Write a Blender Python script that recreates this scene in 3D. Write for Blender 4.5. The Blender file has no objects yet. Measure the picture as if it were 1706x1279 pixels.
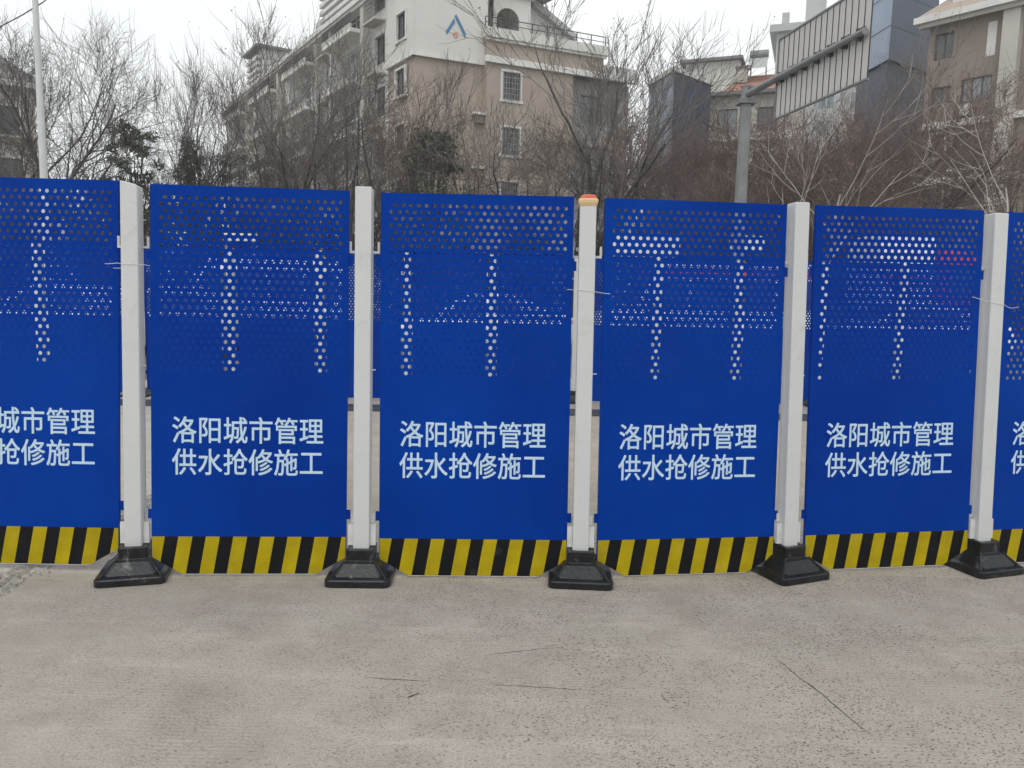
import bpy, math, random
import numpy as np
from mathutils import Vector, Matrix
random.seed(7)
S = bpy.context.scene
C = S.collection
PI = math.pi
# ------------------------------------------------------------------ camera, sky, sun, exposure
CAMH, PITCH, ROLL, FPX = 1.517, 0.12, 0.022, 1281.0
cd = bpy.data.cameras.new('camera'); cam = bpy.data.objects.new('camera', cd); C.objects.link(cam)
cd.sensor_width = 36.0; cd.lens = FPX / 1706.0 * 36.0; cd.clip_start = 0.05; cd.clip_end = 1500
cam.location = (0, 0, CAMH)
cam.matrix_world = Matrix.Translation((0, 0, CAMH)) @ Matrix.Rotation(PI/2 - PITCH, 4, 'X') @ Matrix.Rotation(ROLL, 4, 'Z')
S.camera = cam
S.view_settings.view_transform = 'Standard'; S.view_settings.look = 'None'
S.view_settings.exposure = 0.15; S.view_settings.gamma = 1.0; S.view_settings.use_curve_mapping = False
try:
    S.cycles.max_bounces = 8; S.cycles.use_denoising = True
except Exception: pass
W = bpy.data.worlds.new('World'); S.world = W; W.use_nodes = True
nt = W.node_tree; nt.nodes.clear()
out = nt.nodes.new('ShaderNodeOutputWorld'); bg = nt.nodes.new('ShaderNodeBackground')
sky = nt.nodes.new('ShaderNodeTexSky'); sky.sky_type = 'NISHITA'; sky.sun_disc = False
SUN_EL, SUN_AZ = math.radians(52), math.radians(200)
sky.sun_elevation = SUN_EL; sky.sun_rotation = SUN_AZ; sky.dust_density = 4.0
hs = nt.nodes.new('ShaderNodeHueSaturation'); hs.inputs['Saturation'].default_value = 0.3; hs.inputs['Value'].default_value = 1.0
nt.links.new(sky.outputs[0], hs.inputs['Color'])
tc = nt.nodes.new('ShaderNodeTexCoord'); nz = nt.nodes.new('ShaderNodeTexNoise')
nz.inputs['Scale'].default_value = 1.6; nz.inputs['Detail'].default_value = 4
nt.links.new(tc.outputs['Generated'], nz.inputs['Vector'])
cr = nt.nodes.new('ShaderNodeValToRGB')
cr.color_ramp.elements[0].position = 0.3; cr.color_ramp.elements[0].color = (10.0, 10.5, 10.6, 1)
cr.color_ramp.elements[1].position = 0.7; cr.color_ramp.elements[1].color = (11.6, 11.8, 11.8, 1)
nt.links.new(nz.outputs['Fac'], cr.inputs['Fac'])
mx = nt.nodes.new('ShaderNodeMix'); mx.data_type = 'RGBA'; mx.inputs[0].default_value = 0.88
nt.links.new(hs.outputs[0], mx.inputs[6]); nt.links.new(cr.outputs[0], mx.inputs[7])
nt.links.new(mx.outputs[2], bg.inputs['Color']); bg.inputs['Strength'].default_value = 0.1
nt.links.new(bg.outputs[0], out.inputs['Surface'])
sl = bpy.data.lights.new('sun', 'SUN'); sl.energy = 0.55; sl.angle = math.radians(25); sl.color = (1, 0.97, 0.93)
so = bpy.data.objects.new('sun', sl); C.objects.link(so); so.location = (0, -10, 20)
so.rotation_euler = (PI/2 - SUN_EL, 0, PI - SUN_AZ)

# ------------------------------------------------------------------ helpers
def tag(o, label=None, cat=None, group=None, kind=None):
    if label: o['label'] = label
    if cat: o['category'] = cat
    if group: o['group'] = group
    if kind: o['kind'] = kind
    return o
def empty(name, loc=(0, 0, 0), rz=0.0):
    o = bpy.data.objects.new(name, None); C.objects.link(o); o.location = loc; o.rotation_euler = (0, 0, rz)
    o.empty_display_size = 0.2
    return o
def link(name, me, parent=None):
    o = bpy.data.objects.new(name, me); C.objects.link(o)
    if parent: o.parent = parent
    return o
def kids(o): return [c for c in list(C.objects) if c.parent == o]
def copy_tree(o, parent=None, tree=None):
    c = o.copy(); C.objects.link(c); c.parent = parent
    for ch in list(o.children): copy_tree(ch, c)
    return c
class MB:
    def __init__(s): s.v = []; s.f = []; s.m = []; s.mats = []
    def mi(s, m):
        if m not in s.mats: s.mats.append(m)
        return s.mats.index(m)
    def add(s, vs, fs, m):
        b = len(s.v); s.v += [tuple(p) for p in vs]; k = s.mi(m)
        for f in fs: s.f.append([i + b for i in f]); s.m.append(k)
    def box(s, x0, x1, y0, y1, z0, z1, m, M=None):
        vs = [(x, y, z) for z in (z0, z1) for y in (y0, y1) for x in (x0, x1)]
        if M: vs = [M @ Vector(p) for p in vs]
        s.add(vs, [(0, 2, 3, 1), (4, 5, 7, 6), (0, 1, 5, 4), (2, 6, 7, 3), (0, 4, 6, 2), (1, 3, 7, 5)], m)
    def ring(s, rings, m, cap=True, closed=True):
        n = len(rings[0]); vs = [p for r in rings for p in r]; fs = []
        for i in range(len(rings) - 1):
            for j in range(n if closed else n - 1):
                k = (j + 1) % n
                fs.append((i*n + j, i*n + k, (i+1)*n + k, (i+1)*n + j))
        if cap: fs.append(tuple(range(n - 1, -1, -1))); fs.append(tuple((len(rings)-1)*n + j for j in range(n)))
        s.add(vs, fs, m)
    def tube(s, pts, rad, m, n=6, cap=True):
        pts = [Vector(p) for p in pts]
        if not hasattr(rad, '__len__'): rad = [rad] * len(pts)
        rings = []
        for i, p in enumerate(pts):
            d = (pts[min(i+1, len(pts)-1)] - pts[max(i-1, 0)]).normalized()
            a = d.orthogonal().normalized() if i == 0 else (a - d * a.dot(d)).normalized()
            b = d.cross(a)
            rings.append([p + (a * math.cos(2*PI*k/n) + b * math.sin(2*PI*k/n)) * rad[i] for k in range(n)])
        s.ring(rings, m, cap)
    def poly(s, pts, m): s.add(pts, [tuple(range(len(pts)))], m)
    def mesh(s, name, smooth=False):
        me = bpy.data.meshes.new(name); me.from_pydata(s.v, [], s.f)
        for m in s.mats: me.materials.append(m)
        me.polygons.foreach_set('material_index', s.m)
        if smooth: me.polygons.foreach_set('use_smooth', [True] * len(s.f))
        me.update(); return me
    def build(s, name, parent=None, smooth=False): return link(name, s.mesh(name, smooth), parent)
def bevel(o, w, seg=2):
    md = o.modifiers.new('bevel', 'BEVEL'); md.width = w; md.segments = seg; md.limit_method = 'ANGLE'
    md.angle_limit = math.radians(30); md.harden_normals = False
    return o
def ray(u, v):
    """direction of the sight line through a point of the 1706 x 1279 photograph"""
    x, y = u - 853.0, v - 639.5; c, s = math.cos(ROLL), math.sin(ROLL)
    a, b = (x*c + y*s) / FPX, (-x*s + y*c) / FPX
    cp, sp = math.cos(PITCH), math.sin(PITCH)
    return Vector((a, cp - sp * b, -sp - cp * b))
def at(u, v, Y):
    d = ray(u, v); return Vector((0, 0, CAMH)) + d * (Y / d.y)
def onground(u, v, z=0.0):
    d = ray(u, v); return Vector((0, 0, CAMH)) + d * ((z - CAMH) / d.z)

# ------------------------------------------------------------------ materials
def mat(name, col, rough=0.6, var=0.12, scale=3.0, col2=None, bump=0.0, bscale=40.0, metal=0.0, spec=0.5, coat=0.0, detail=6, coord='Object'):
    m = bpy.data.materials.new(name); m.use_nodes = True; t = m.node_tree; L = t.links
    b = t.nodes['Principled BSDF']; b.inputs['Roughness'].default_value = rough; b.inputs['Metallic'].default_value = metal
    b.inputs['Specular IOR Level'].default_value = spec; b.inputs['Coat Weight'].default_value = coat
    tc = t.nodes.new('ShaderNodeTexCoord'); n = t.nodes.new('ShaderNodeTexNoise')
    n.inputs['Scale'].default_value = scale; n.inputs['Detail'].default_value = detail; n.inputs['Roughness'].default_value = 0.62
    L.new(tc.outputs[coord], n.inputs['Vector'])
    r = t.nodes.new('ShaderNodeValToRGB'); r.color_ramp.elements[0].position = 0.32; r.color_ramp.elements[1].position = 0.68
    c2 = col2 if col2 else tuple(min(1, c * (1 + var)) for c in col)
    c1 = col if col2 else tuple(c * (1 - var) for c in col)
    r.color_ramp.elements[0].color = (*c1, 1); r.color_ramp.elements[1].color = (*c2, 1)
    L.new(n.outputs['Fac'], r.inputs['Fac']); L.new(r.outputs[0], b.inputs['Base Color'])
    if bump:
        n2 = t.nodes.new('ShaderNodeTexNoise'); n2.inputs['Scale'].default_value = bscale; n2.inputs['Detail'].default_value = 4
        L.new(tc.outputs[coord], n2.inputs['Vector'])
        bp = t.nodes.new('ShaderNodeBump'); bp.inputs['Strength'].default_value = bump; bp.inputs['Distance'].default_value = 0.01
        L.new(n2.outputs['Fac'], bp.inputs['Height']); L.new(bp.outputs[0], b.inputs['Normal'])
    return m
def plain(name, col, rough=0.6): return mat(name, col, rough, 0.05)
def nn(t, k, **kw):
    n = t.nodes.new(k)
    for a, b in kw.items(): n.inputs[a.replace('_', ' ')].default_value = b
    return n
def concrete(name, base, light, dark, pits=True, brush=True):
    m = bpy.data.materials.new(name); m.use_nodes = True; t = m.node_tree; L = t.links
    b = t.nodes['Principled BSDF']; b.inputs['Roughness'].default_value = 0.85; b.inputs['Specular IOR Level'].default_value = 0.3
    tc = t.nodes.new('ShaderNodeTexCoord'); P = tc.outputs['Object']
    def noise(sc, det=6, ro=0.6, vec=P, dist=0.0):
        n = nn(t, 'ShaderNodeTexNoise', Scale=sc, Detail=det, Roughness=ro, Distortion=dist); L.new(vec, n.inputs['Vector']); return n.outputs['Fac']
    def ramp(src, p0, p1, a=0.0, bb=1.0):
        r = nn(t, 'ShaderNodeMapRange'); L.new(src, r.inputs[0]); r.inputs[1].default_value = p0; r.inputs[2].default_value = p1
        r.inputs[3].default_value = a; r.inputs[4].default_value = bb; return r.outputs[0]
    def mix(f, c1, c2, mode='MIX'):
        x = t.nodes.new('ShaderNodeMix'); x.data_type = 'RGBA'; x.blend_type = mode
        for i, s_ in ((0, f), (6, c1), (7, c2)):
            if isinstance(s_, (tuple, float, int)): x.inputs[i].default_value = (*s_, 1) if isinstance(s_, tuple) else s_
            else: L.new(s_, x.inputs[i])
        return x.outputs[2]
    def mul(a, c):
        x = t.nodes.new('ShaderNodeMath'); x.operation = 'MULTIPLY'
        for i, s_ in enumerate((a, c)):
            if isinstance(s_, (float, int)): x.inputs[i].default_value = s_
            else: L.new(s_, x.inputs[i])
        return x.outputs[0]
    big = ramp(noise(1.1, 7, 0.7, dist=0.8), 0.36, 0.66)
    mid = ramp(noise(4.0, 8, 0.68), 0.35, 0.7)
    fine = noise(110, 6, 0.8)
    col = mix(big, dark, base); col = mix(mul(mid, 0.75), col, light)
    # greenish / pinkish drift
    col = mix(mul(ramp(noise(1.7, 3), 0.45, 0.7), 0.28), col, tuple(c * k for c, k in zip(base, (0.92, 0.98, 0.93))))
    mps = t.nodes.new('ShaderNodeMapping'); mps.inputs['Scale'].default_value = (0.5, 3.2, 1.0)
    L.new(P, mps.inputs['Vector'])
    streak = ramp(noise(2.0, 7, 0.7, mps.outputs[0], 0.4), 0.52, 0.72)
    col = mix(mul(streak, 0.42), col, tuple(c * 1.22 for c in light))
    fr = ramp(fine, 0.3, 0.7, 0.66, 1.30)
    h = fine
    if brush:   # the fine broom lines across the slab, worn away in places
        mp = t.nodes.new('ShaderNodeMapping'); mp.inputs['Scale'].default_value = (0.35, 1.0, 1.0)
        L.new(P, mp.inputs['Vector'])
        wv = nn(t, 'ShaderNodeTexWave', Scale=15.0, Distortion=3.2, Detail=3.0); wv.bands_direction = 'Y'; wv.inputs['Detail Scale'].default_value = 1.0
        L.new(mp.outputs[0], wv.inputs['Vector'])
        msk = ramp(noise(1.0, 3, 0.5, dist=0.3), 0.52, 0.60)
        bl = mul(mul(wv.outputs['Fac'], msk), 0.5)
        col = mix(mul(bl, 0.42), col, tuple(c * 0.62 for c in dark))
    cm = mix(1.0, col, fr, 'MULTIPLY')
    if pits:
        sx = t.nodes.new('ShaderNodeSeparateXYZ'); L.new(P, sx.inputs[0])
        worn = ramp(sx.outputs[0], -1.6, 0.6, 0.50, 1.0)      # the slab is worn more towards the right
        for sc, th, mk0, mk1, amt in ((100, 0.42, 0.36, 0.56, 0.75), (56, 0.36, 0.38, 0.56, 0.95), (30, 0.20, 0.36, 0.58, 1.0), (11, 0.085, 0.3, 0.55, 1.0)):
            dn = t.nodes.new('ShaderNodeTexVoronoi'); dn.inputs['Scale'].default_value = sc; dn.inputs['Randomness'].default_value = 1.0
            mpp = t.nodes.new('ShaderNodeMapping'); mpp.inputs['Rotation'].default_value = (0, 0, sc * 0.1); mpp.inputs['Scale'].default_value = (1, 1.5, 1)
            L.new(P, mpp.inputs['Vector']); L.new(mpp.outputs[0], dn.inputs['Vector'])
            spot = ramp(dn.outputs['Distance'], th, th * 0.45)
            rndn = t.nodes.new('ShaderNodeSeparateColor'); L.new(dn.outputs['Color'], rndn.inputs[0])
            pick = ramp(rndn.outputs[0], 0.30, 0.40)
            msk = mul(ramp(noise(1.3 + sc * 0.01, 4, 0.6), mk0, mk1), worn)
            cm = mix(mul(mul(mul(spot, pick), msk), amt), cm, tuple(c * 0.24 for c in dark))
    L.new(cm, b.inputs['Base Color'])
    bp = nn(t, 'ShaderNodeBump', Strength=0.35, Distance=0.004); L.new(h, bp.inputs['Height']); L.new(bp.outputs[0], b.inputs['Normal'])
    return m
M_CONC = concrete('road_concrete', (0.395, 0.347, 0.295), (0.475, 0.427, 0.368), (0.318, 0.278, 0.235))
M_CONC2 = concrete('pale_concrete', (0.44, 0.41, 0.35), (0.52, 0.49, 0.43), (0.37, 0.33, 0.28), brush=False)
M_RUBBLE = mat('joint_rubble', (0.16, 0.14, 0.12), 0.95, col2=(0.60, 0.57, 0.50), scale=26, bump=1.0, bscale=120)
M_CRACK = mat('crack_dirt', (0.045, 0.038, 0.032), 0.95, scale=60)
M_DKBAND = mat('dark_band_surface', (0.055, 0.055, 0.058), 0.6, 0.35, 6)
M_ASPH = mat('asphalt', (0.10, 0.098, 0.095), 0.85, 0.25, 1.2, bump=0.3, bscale=200)
M_PAVE = mat('pavement_slabs', (0.30, 0.28, 0.26), 0.85, 0.12, 2)
M_KERB = mat('kerb_stone', (0.36, 0.35, 0.33), 0.8, 0.15, 4)
M_SOIL = mat('soil', (0.10, 0.08, 0.06), 0.95, 0.3, 3)
def blue_paint():
    m = mat('blue_paint', (0.0, 0.0290, 0.250), 0.34, col2=(0.0, 0.0430, 0.315), scale=1.1, spec=0.04)
    t = m.node_tree; L = t.links; b = t.nodes['Principled BSDF']
    # dusty film: rougher, paler patches low on the sheet and smears, from noise only
    tc = t.nodes.new('ShaderNodeTexCoord'); oi = t.nodes.new('ShaderNodeObjectInfo')
    ad = t.nodes.new('ShaderNodeVectorMath'); ad.operation = 'ADD'; L.new(tc.outputs['Object'], ad.inputs[0])
    ml = t.nodes.new('ShaderNodeMath'); ml.operation = 'MULTIPLY'; L.new(oi.outputs['Random'], ml.inputs[0]); ml.inputs[1].default_value = 37.0
    L.new(ml.outputs[0], ad.inputs[1])
    n = nn(t, 'ShaderNodeTexNoise', Scale=2.2, Detail=6.0, Roughness=0.6); L.new(ad.outputs[0], n.inputs['Vector'])
    for nd in t.nodes:
        if nd.type == 'TEX_NOISE' and nd != n: L.new(ad.outputs[0], nd.inputs['Vector'])
    r = nn(t, 'ShaderNodeMapRange'); L.new(n.outputs['Fac'], r.inputs[0]); r.inputs[1].default_value = 0.35; r.inputs[2].default_value = 0.75; r.inputs[3].default_value = 0.30; r.inputs[4].default_value = 0.52
    L.new(r.outputs[0], b.inputs['Roughness'])
    rp = [x for x in t.nodes if x.type == 'VALTORGB'][0]
    n3 = nn(t, 'ShaderNodeTexNoise', Scale=5.5, Detail=8.0, Roughness=0.7, Distortion=0.5); L.new(ad.outputs[0], n3.inputs['Vector'])
    r3 = nn(t, 'ShaderNodeMapRange'); L.new(n3.outputs['Fac'], r3.inputs[0]); r3.inputs[1].default_value = 0.56; r3.inputs[2].default_value = 0.8; r3.inputs[3].default_value = 0.0; r3.inputs[4].default_value = 0.22
    mm = t.nodes.new('ShaderNodeMix'); mm.data_type = 'RGBA'; L.new(r3.outputs[0], mm.inputs[0]); L.new(rp.outputs[0], mm.inputs[6]); mm.inputs[7].default_value = (0.02, 0.085, 0.38, 1)
    L.new(mm.outputs[2], b.inputs['Base Color'])
    return m
M_BLUE = blue_paint()
M_YEL = mat('yellow_film', (0.40, 0.305, 0.002), 0.5, 0.16, 7, spec=0.15)
M_BLK = mat('black_film', (0.006, 0.006, 0.008), 0.5, 0.3, 5, spec=0.15)
M_LET = mat('lettering_film', (0.50, 0.66, 0.80), 0.5, 0.06, 8, spec=0.2)
M_WPOST = mat('white_pvc', (0.555, 0.565, 0.560), 0.42, col2=(0.60, 0.605, 0.60), scale=2.5)
M_WBRK = mat('white_bracket', (0.62, 0.62, 0.60), 0.4, 0.12, 12)
M_RUB = mat('black_rubber', (0.006, 0.0065, 0.008), 0.33, col2=(0.016, 0.018, 0.021), scale=7, bump=0.25, bscale=60, spec=0.35, coat=0.08)
def dusty(m, col, lo, hi, scale, amt):
    t = m.node_tree; L = t.links; b = t.nodes['Principled BSDF']; rp = [x for x in t.nodes if x.type == 'VALTORGB'][0]
    tc = t.nodes.new('ShaderNodeTexCoord'); n = nn(t, 'ShaderNodeTexNoise', Scale=scale, Detail=9.0, Roughness=0.75, Distortion=0.8)
    oi = t.nodes.new('ShaderNodeObjectInfo'); ad = t.nodes.new('ShaderNodeVectorMath'); L.new(tc.outputs['Object'], ad.inputs[0])
    ml = t.nodes.new('ShaderNodeMath'); ml.operation = 'MULTIPLY'; L.new(oi.outputs['Random'], ml.inputs[0]); ml.inputs[1].default_value = 19.0
    L.new(ml.outputs[0], ad.inputs[1]); L.new(ad.outputs[0], n.inputs['Vector'])
    r = nn(t, 'ShaderNodeMapRange'); L.new(n.outputs['Fac'], r.inputs[0]); r.inputs[1].default_value = lo; r.inputs[2].default_value = hi; r.inputs[4].default_value = amt
    mm = t.nodes.new('ShaderNodeMix'); mm.data_type = 'RGBA'; L.new(r.outputs[0], mm.inputs[0]); L.new(rp.outputs[0], mm.inputs[6]); mm.inputs[7].default_value = (*col, 1)
    L.new(mm.outputs[2], b.inputs['Base Color'])
dusty(M_RUB, (0.34, 0.33, 0.32), 0.57, 0.72, 7, 0.6)
dusty(M_WPOST, (0.36, 0.33, 0.29), 0.56, 0.74, 7, 0.45)
dusty(M_YEL, (0.34, 0.31, 0.26), 0.58, 0.76, 9, 0.40)
dusty(M_BLK, (0.20, 0.19, 0.17), 0.60, 0.78, 8, 0.35)
M_CAPR = mat('red_cap', (0.62, 0.11, 0.05), 0.45, 0.2, 14)
M_CAPY = mat('cream_cap', (0.68, 0.50, 0.27), 0.5, 0.12, 10)
M_WIRE = mat('tie_wire', (0.62, 0.64, 0.66), 0.35, 0.1, 30)
M_BARK = mat('bark_grey', (0.062, 0.054, 0.049), 0.9, 0.35, 3)
M_BARK2 = mat('bark_brown', (0.070, 0.055, 0.050), 0.9, 0.3, 3)
M_BARKP = mat('bark_pale', (0.46, 0.42, 0.38), 0.85, 0.2, 5)
M_TWIG = mat('twig_grey', (0.200, 0.175, 0.160), 0.9, 0.3, 2)
M_TWIG2 = mat('twig_red_brown', (0.205, 0.148, 0.130), 0.9, 0.3, 2)
M_DRY = mat('dry_leaves', (0.20, 0.135, 0.095), 0.8, 0.4, 5)
M_EVG = mat('evergreen_leaves', (0.050, 0.058, 0.040), 0.6, col2=(0.125, 0.128, 0.095), scale=2.5)
M_HEDGE = mat('hedge_leaves', (0.040, 0.044, 0.026), 0.7, col2=(0.125, 0.110, 0.080), scale=2.0)
def render_wall(name, c, dirt=(0.5, 0.5, 0.5)):
    return mat(name, tuple(x * 0.86 for x in c), 0.85, col2=c, scale=0.35, bump=0.15, bscale=8, detail=9)
M_BROWN = render_wall('brown_render', (0.44, 0.365, 0.305))
M_BROWN2 = render_wall('dark_brown_render', (0.30, 0.245, 0.205))
dusty(M_BROWN, (0.29, 0.25, 0.22), 0.50, 0.75, .45, 0.55)
dusty(M_BROWN2, (0.17, 0.145, 0.13), 0.52, 0.75, .5, 0.5)
M_CREAM = render_wall('cream_render', (0.72, 0.71, 0.67))
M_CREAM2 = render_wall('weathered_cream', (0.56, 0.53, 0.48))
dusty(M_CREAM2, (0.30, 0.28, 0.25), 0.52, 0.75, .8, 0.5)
M_GREYW = render_wall('grey_render', (0.37, 0.355, 0.345))
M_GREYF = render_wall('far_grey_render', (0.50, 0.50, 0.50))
M_TRIM = mat('white_trim', (0.72, 0.71, 0.68), 0.7, 0.1, 1.2)
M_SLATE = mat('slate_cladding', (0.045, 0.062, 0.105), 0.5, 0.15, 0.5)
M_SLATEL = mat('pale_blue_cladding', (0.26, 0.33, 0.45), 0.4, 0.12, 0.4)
M_ROOFR = mat('red_roof_tile', (0.50, 0.255, 0.19), 0.8, 0.25, 3)
M_ROOFT = mat('tan_roof_tile', (0.42, 0.33, 0.27), 0.8, 0.25, 3)
M_ROOFG = mat('grey_roof', (0.20, 0.19, 0.19), 0.8, 0.2, 1)
M_GLASS = mat('window_glass', (0.03, 0.035, 0.04), 0.12, col2=(0.10, 0.11, 0.12), scale=0.8, spec=0.7)
M_GLASSL = mat('pale_window_glass', (0.16, 0.20, 0.22), 0.12, col2=(0.30, 0.35, 0.37), scale=0.7, spec=0.7)
M_DKFR = mat('dark_metal', (0.035, 0.036, 0.038), 0.5, 0.2, 4)
M_BAR = mat('window_bars', (0.30, 0.30, 0.29), 0.5, 0.2, 4)
M_STEEL = mat('galvanised_steel', (0.22, 0.225, 0.225), 0.5, 0.15, 3, metal=0.2)
M_SIGN = mat('sign_back_sheet', (0.54, 0.515, 0.495), 0.55, 0.10, 1.5)
M_LAMP = mat('pale_lamp_pole', (0.60, 0.61, 0.61), 0.5, 0.06, 3)
M_LOGO = mat('logo_blue', (0.06, 0.20, 0.36), 0.6, 0.08, 5)
M_LOGOR = mat('logo_orange', (0.60, 0.30, 0.17), 0.6, 0.1, 9)
M_RED = mat('red_paint', (0.50, 0.03, 0.035), 0.35, 0.1, 3)
M_WHITEC = mat('white_car_paint', (0.72, 0.73, 0.74), 0.25, 0.03, 2, coat=0.5)
M_SILVER = mat('silver_car_paint', (0.42, 0.43, 0.45), 0.3, 0.04, 2, coat=0.5)
M_BLACKC = mat('black_car_paint', (0.02, 0.021, 0.024), 0.25, 0.1, 2, coat=0.5)
M_TYRE = mat('tyre_rubber', (0.018, 0.018, 0.018), 0.8, 0.2, 5)
M_RIM = mat('wheel_rim', (0.45, 0.46, 0.47), 0.35, 0.1, 5, metal=0.6)
M_LIGHT = mat('headlamp_glass', (0.62, 0.64, 0.66), 0.15, 0.1, 8)
M_TAIL = mat('tail_lamp', (0.40, 0.02, 0.02), 0.2, 0.1, 8)
M_BANNER = mat('banner_red', (0.55, 0.12, 0.10), 0.6, 0.15, 3)

# ------------------------------------------------------------------ ground
def sheet(name, x0, x1, y0, y1, z, m, nx=1, ny=1, parent=None):
    b = MB(); vs = [(x0 + (x1-x0)*i/nx, y0 + (y1-y0)*j/ny, z) for j in range(ny+1) for i in range(nx+1)]
    fs = [(j*(nx+1)+i, j*(nx+1)+i+1, (j+1)*(nx+1)+i+1, (j+1)*(nx+1)+i) for j in range(ny) for i in range(nx)]
    b.add(vs, fs, m); o = b.build(name, parent)
    if not parent: tag(o, kind='structure')
    return o
sheet('ground', -125, 125, -38, 148, -0.10, M_SOIL)
JX = -2.53
g1 = MB(); g1.box(JX + 0.03, 40, -12, 12.0, -0.3, 0.0, M_CONC); gs = g1.build('concrete_road'); tag(gs, kind='structure')
g2 = MB(); g2.box(-40, JX - 0.035, -12, 12.0, -0.3, 0.004, M_CONC2); tag(g2.build('concrete_slab'), kind='structure')
# crumbling joint between the two slabs: an uneven ribbon of broken edges
rng = np.random.RandomState(4)
jb = MB(); ny, nx = 420, 12; vs = []
for j in range(ny + 1):
    y = -2 + 13.6 * j / ny
    wl = 0.05 + 0.045 * abs(math.sin(y * 3.1 + 1.3 * math.sin(y * 7.7))) + rng.rand() * 0.02
    wr = 0.05 + 0.05 * abs(math.sin(y * 2.3 + 1.7 * math.sin(y * 5.1))) + rng.rand() * 0.02
    for i in range(nx + 1):
        t = i / nx; x = JX - wl + (wl + wr) * t
        h = 0.020 * math.sin(PI * t) ** 0.5 * (rng.rand() ** 1.3) + 0.004 * math.sin(y*40 + i) * math.sin(PI*t) - (0.013 if abs(t - .5) < .13 else 0) * (1 if math.sin(y*9) > -0.6 else 0)
        if i in (0, nx): h = -0.012
        vs.append((x + rng.uniform(-.004, .004), y + rng.uniform(-.01, .01), 0.004 + h))
jb.add(vs, [(j*(nx+1)+i, j*(nx+1)+i+1, (j+1)*(nx+1)+i+1, (j+1)*(nx+1)+i) for j in range(ny) for i in range(nx)], M_RUBBLE)
tag(jb.build('slab_joint'), kind='structure')
# loose crumbs of concrete beside the joint and over the road
cb = MB()
def crumb(x, y, r, m, z=0.0):
    ps = [(math.cos(a) * r * rng.uniform(.6, 1.1), math.sin(a) * r * rng.uniform(.6, 1.1)) for a in np.linspace(0, 2*PI, 6)[:-1]]
    vs = [(x + p[0], y + p[1], z) for p in ps] + [(x + p[0]*.55, y + p[1]*.55, z + r * rng.uniform(.5, .9)) for p in ps]
    cb.add(vs, [(i, (i+1) % 5, 5 + (i+1) % 5, 5 + i) for i in range(5)] + [(5, 6, 7, 8, 9)], m)
for k in range(420):
    crumb(JX + rng.normal() * 0.10, rng.uniform(2.2, 7.5), rng.uniform(.002, .009), M_RUBBLE, 0.003)
for k in range(260):
    crumb(rng.uniform(-2.3, 3.4), rng.uniform(2.2, 4.6), rng.uniform(.0012, .0035), M_RUBBLE if rng.rand() < .6 else M_CRACK, 0.0)
tag(cb.build('concrete_crumbs'), 'loose pale crumbs of broken concrete along the slab joint', 'rubble', kind='stuff')
# hairline cracks
def crack(px, w):
    pts = [onground(u, v) for u, v in px]; fine = []
    for a, b in zip(pts[:-1], pts[1:]):
        n = max(2, int((b - a).length / 0.02))
        fine += [a.lerp(b, i / n) for i in range(n)]
    fine.append(pts[-1]); b = MB(); L_, R_ = [], []
    for i, p in enumerate(fine):
        d = (fine[min(i+1, len(fine)-1)] - fine[max(i-1, 0)]).normalized(); nrm = Vector((-d.y, d.x, 0))
        t = i / (len(fine) - 1); ww = w * (0.25 + 0.75 * math.sin(PI * min(1, max(0, t)))) * rng.uniform(.5, 1.3)
        q = p + nrm * rng.uniform(-.0018, .0018)
        L_.append(q + nrm * ww); R_.append(q - nrm * ww)
    vs = [(*p.xy, 0.0012) for p in L_] + [(*p.xy, 0.0012) for p in R_]; n = len(L_)
    b.add(vs, [(i, i+1, n+i+1, n+i) for i in range(n-1)], M_CRACK)
    o = b.build('crack', gs); return o
crack([(606, 1128), (640, 1131), (690, 1134), (720, 1135)], 0.0017)
crack([(805, 1092), (850, 1087), (900, 1081), (932, 1079)], 0.0014)
crack([(800, 1140), (870, 1143), (930, 1147), (1008, 1152)], 0.0014)
crack([(1284, 1091), (1300, 1102), (1328, 1126), (1370, 1157), (1410, 1192), (1456, 1228)], 0.0022)
crack([(678, 1163), (686, 1160), (700, 1154)], 0.006)
# flat dark band between the two fences, road, kerb, pavement behind
sheet('dark_band', -40, 40, 9.42, 9.95, 0.008, M_DKBAND)
sheet('street', -124, 124, 12.0, 27.0, -0.02, M_ASPH)
k = MB(); k.box(-120, 120, 27.0, 27.16, -0.05, 0.12, M_KERB); tag(k.build('kerb'), kind='structure')
sheet('pavement', -120, 120, 27.16, 30.5, 0.11, M_PAVE)
sheet('planting_bed', -120, 120, 30.5, 120, 0.10, M_SOIL)

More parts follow.
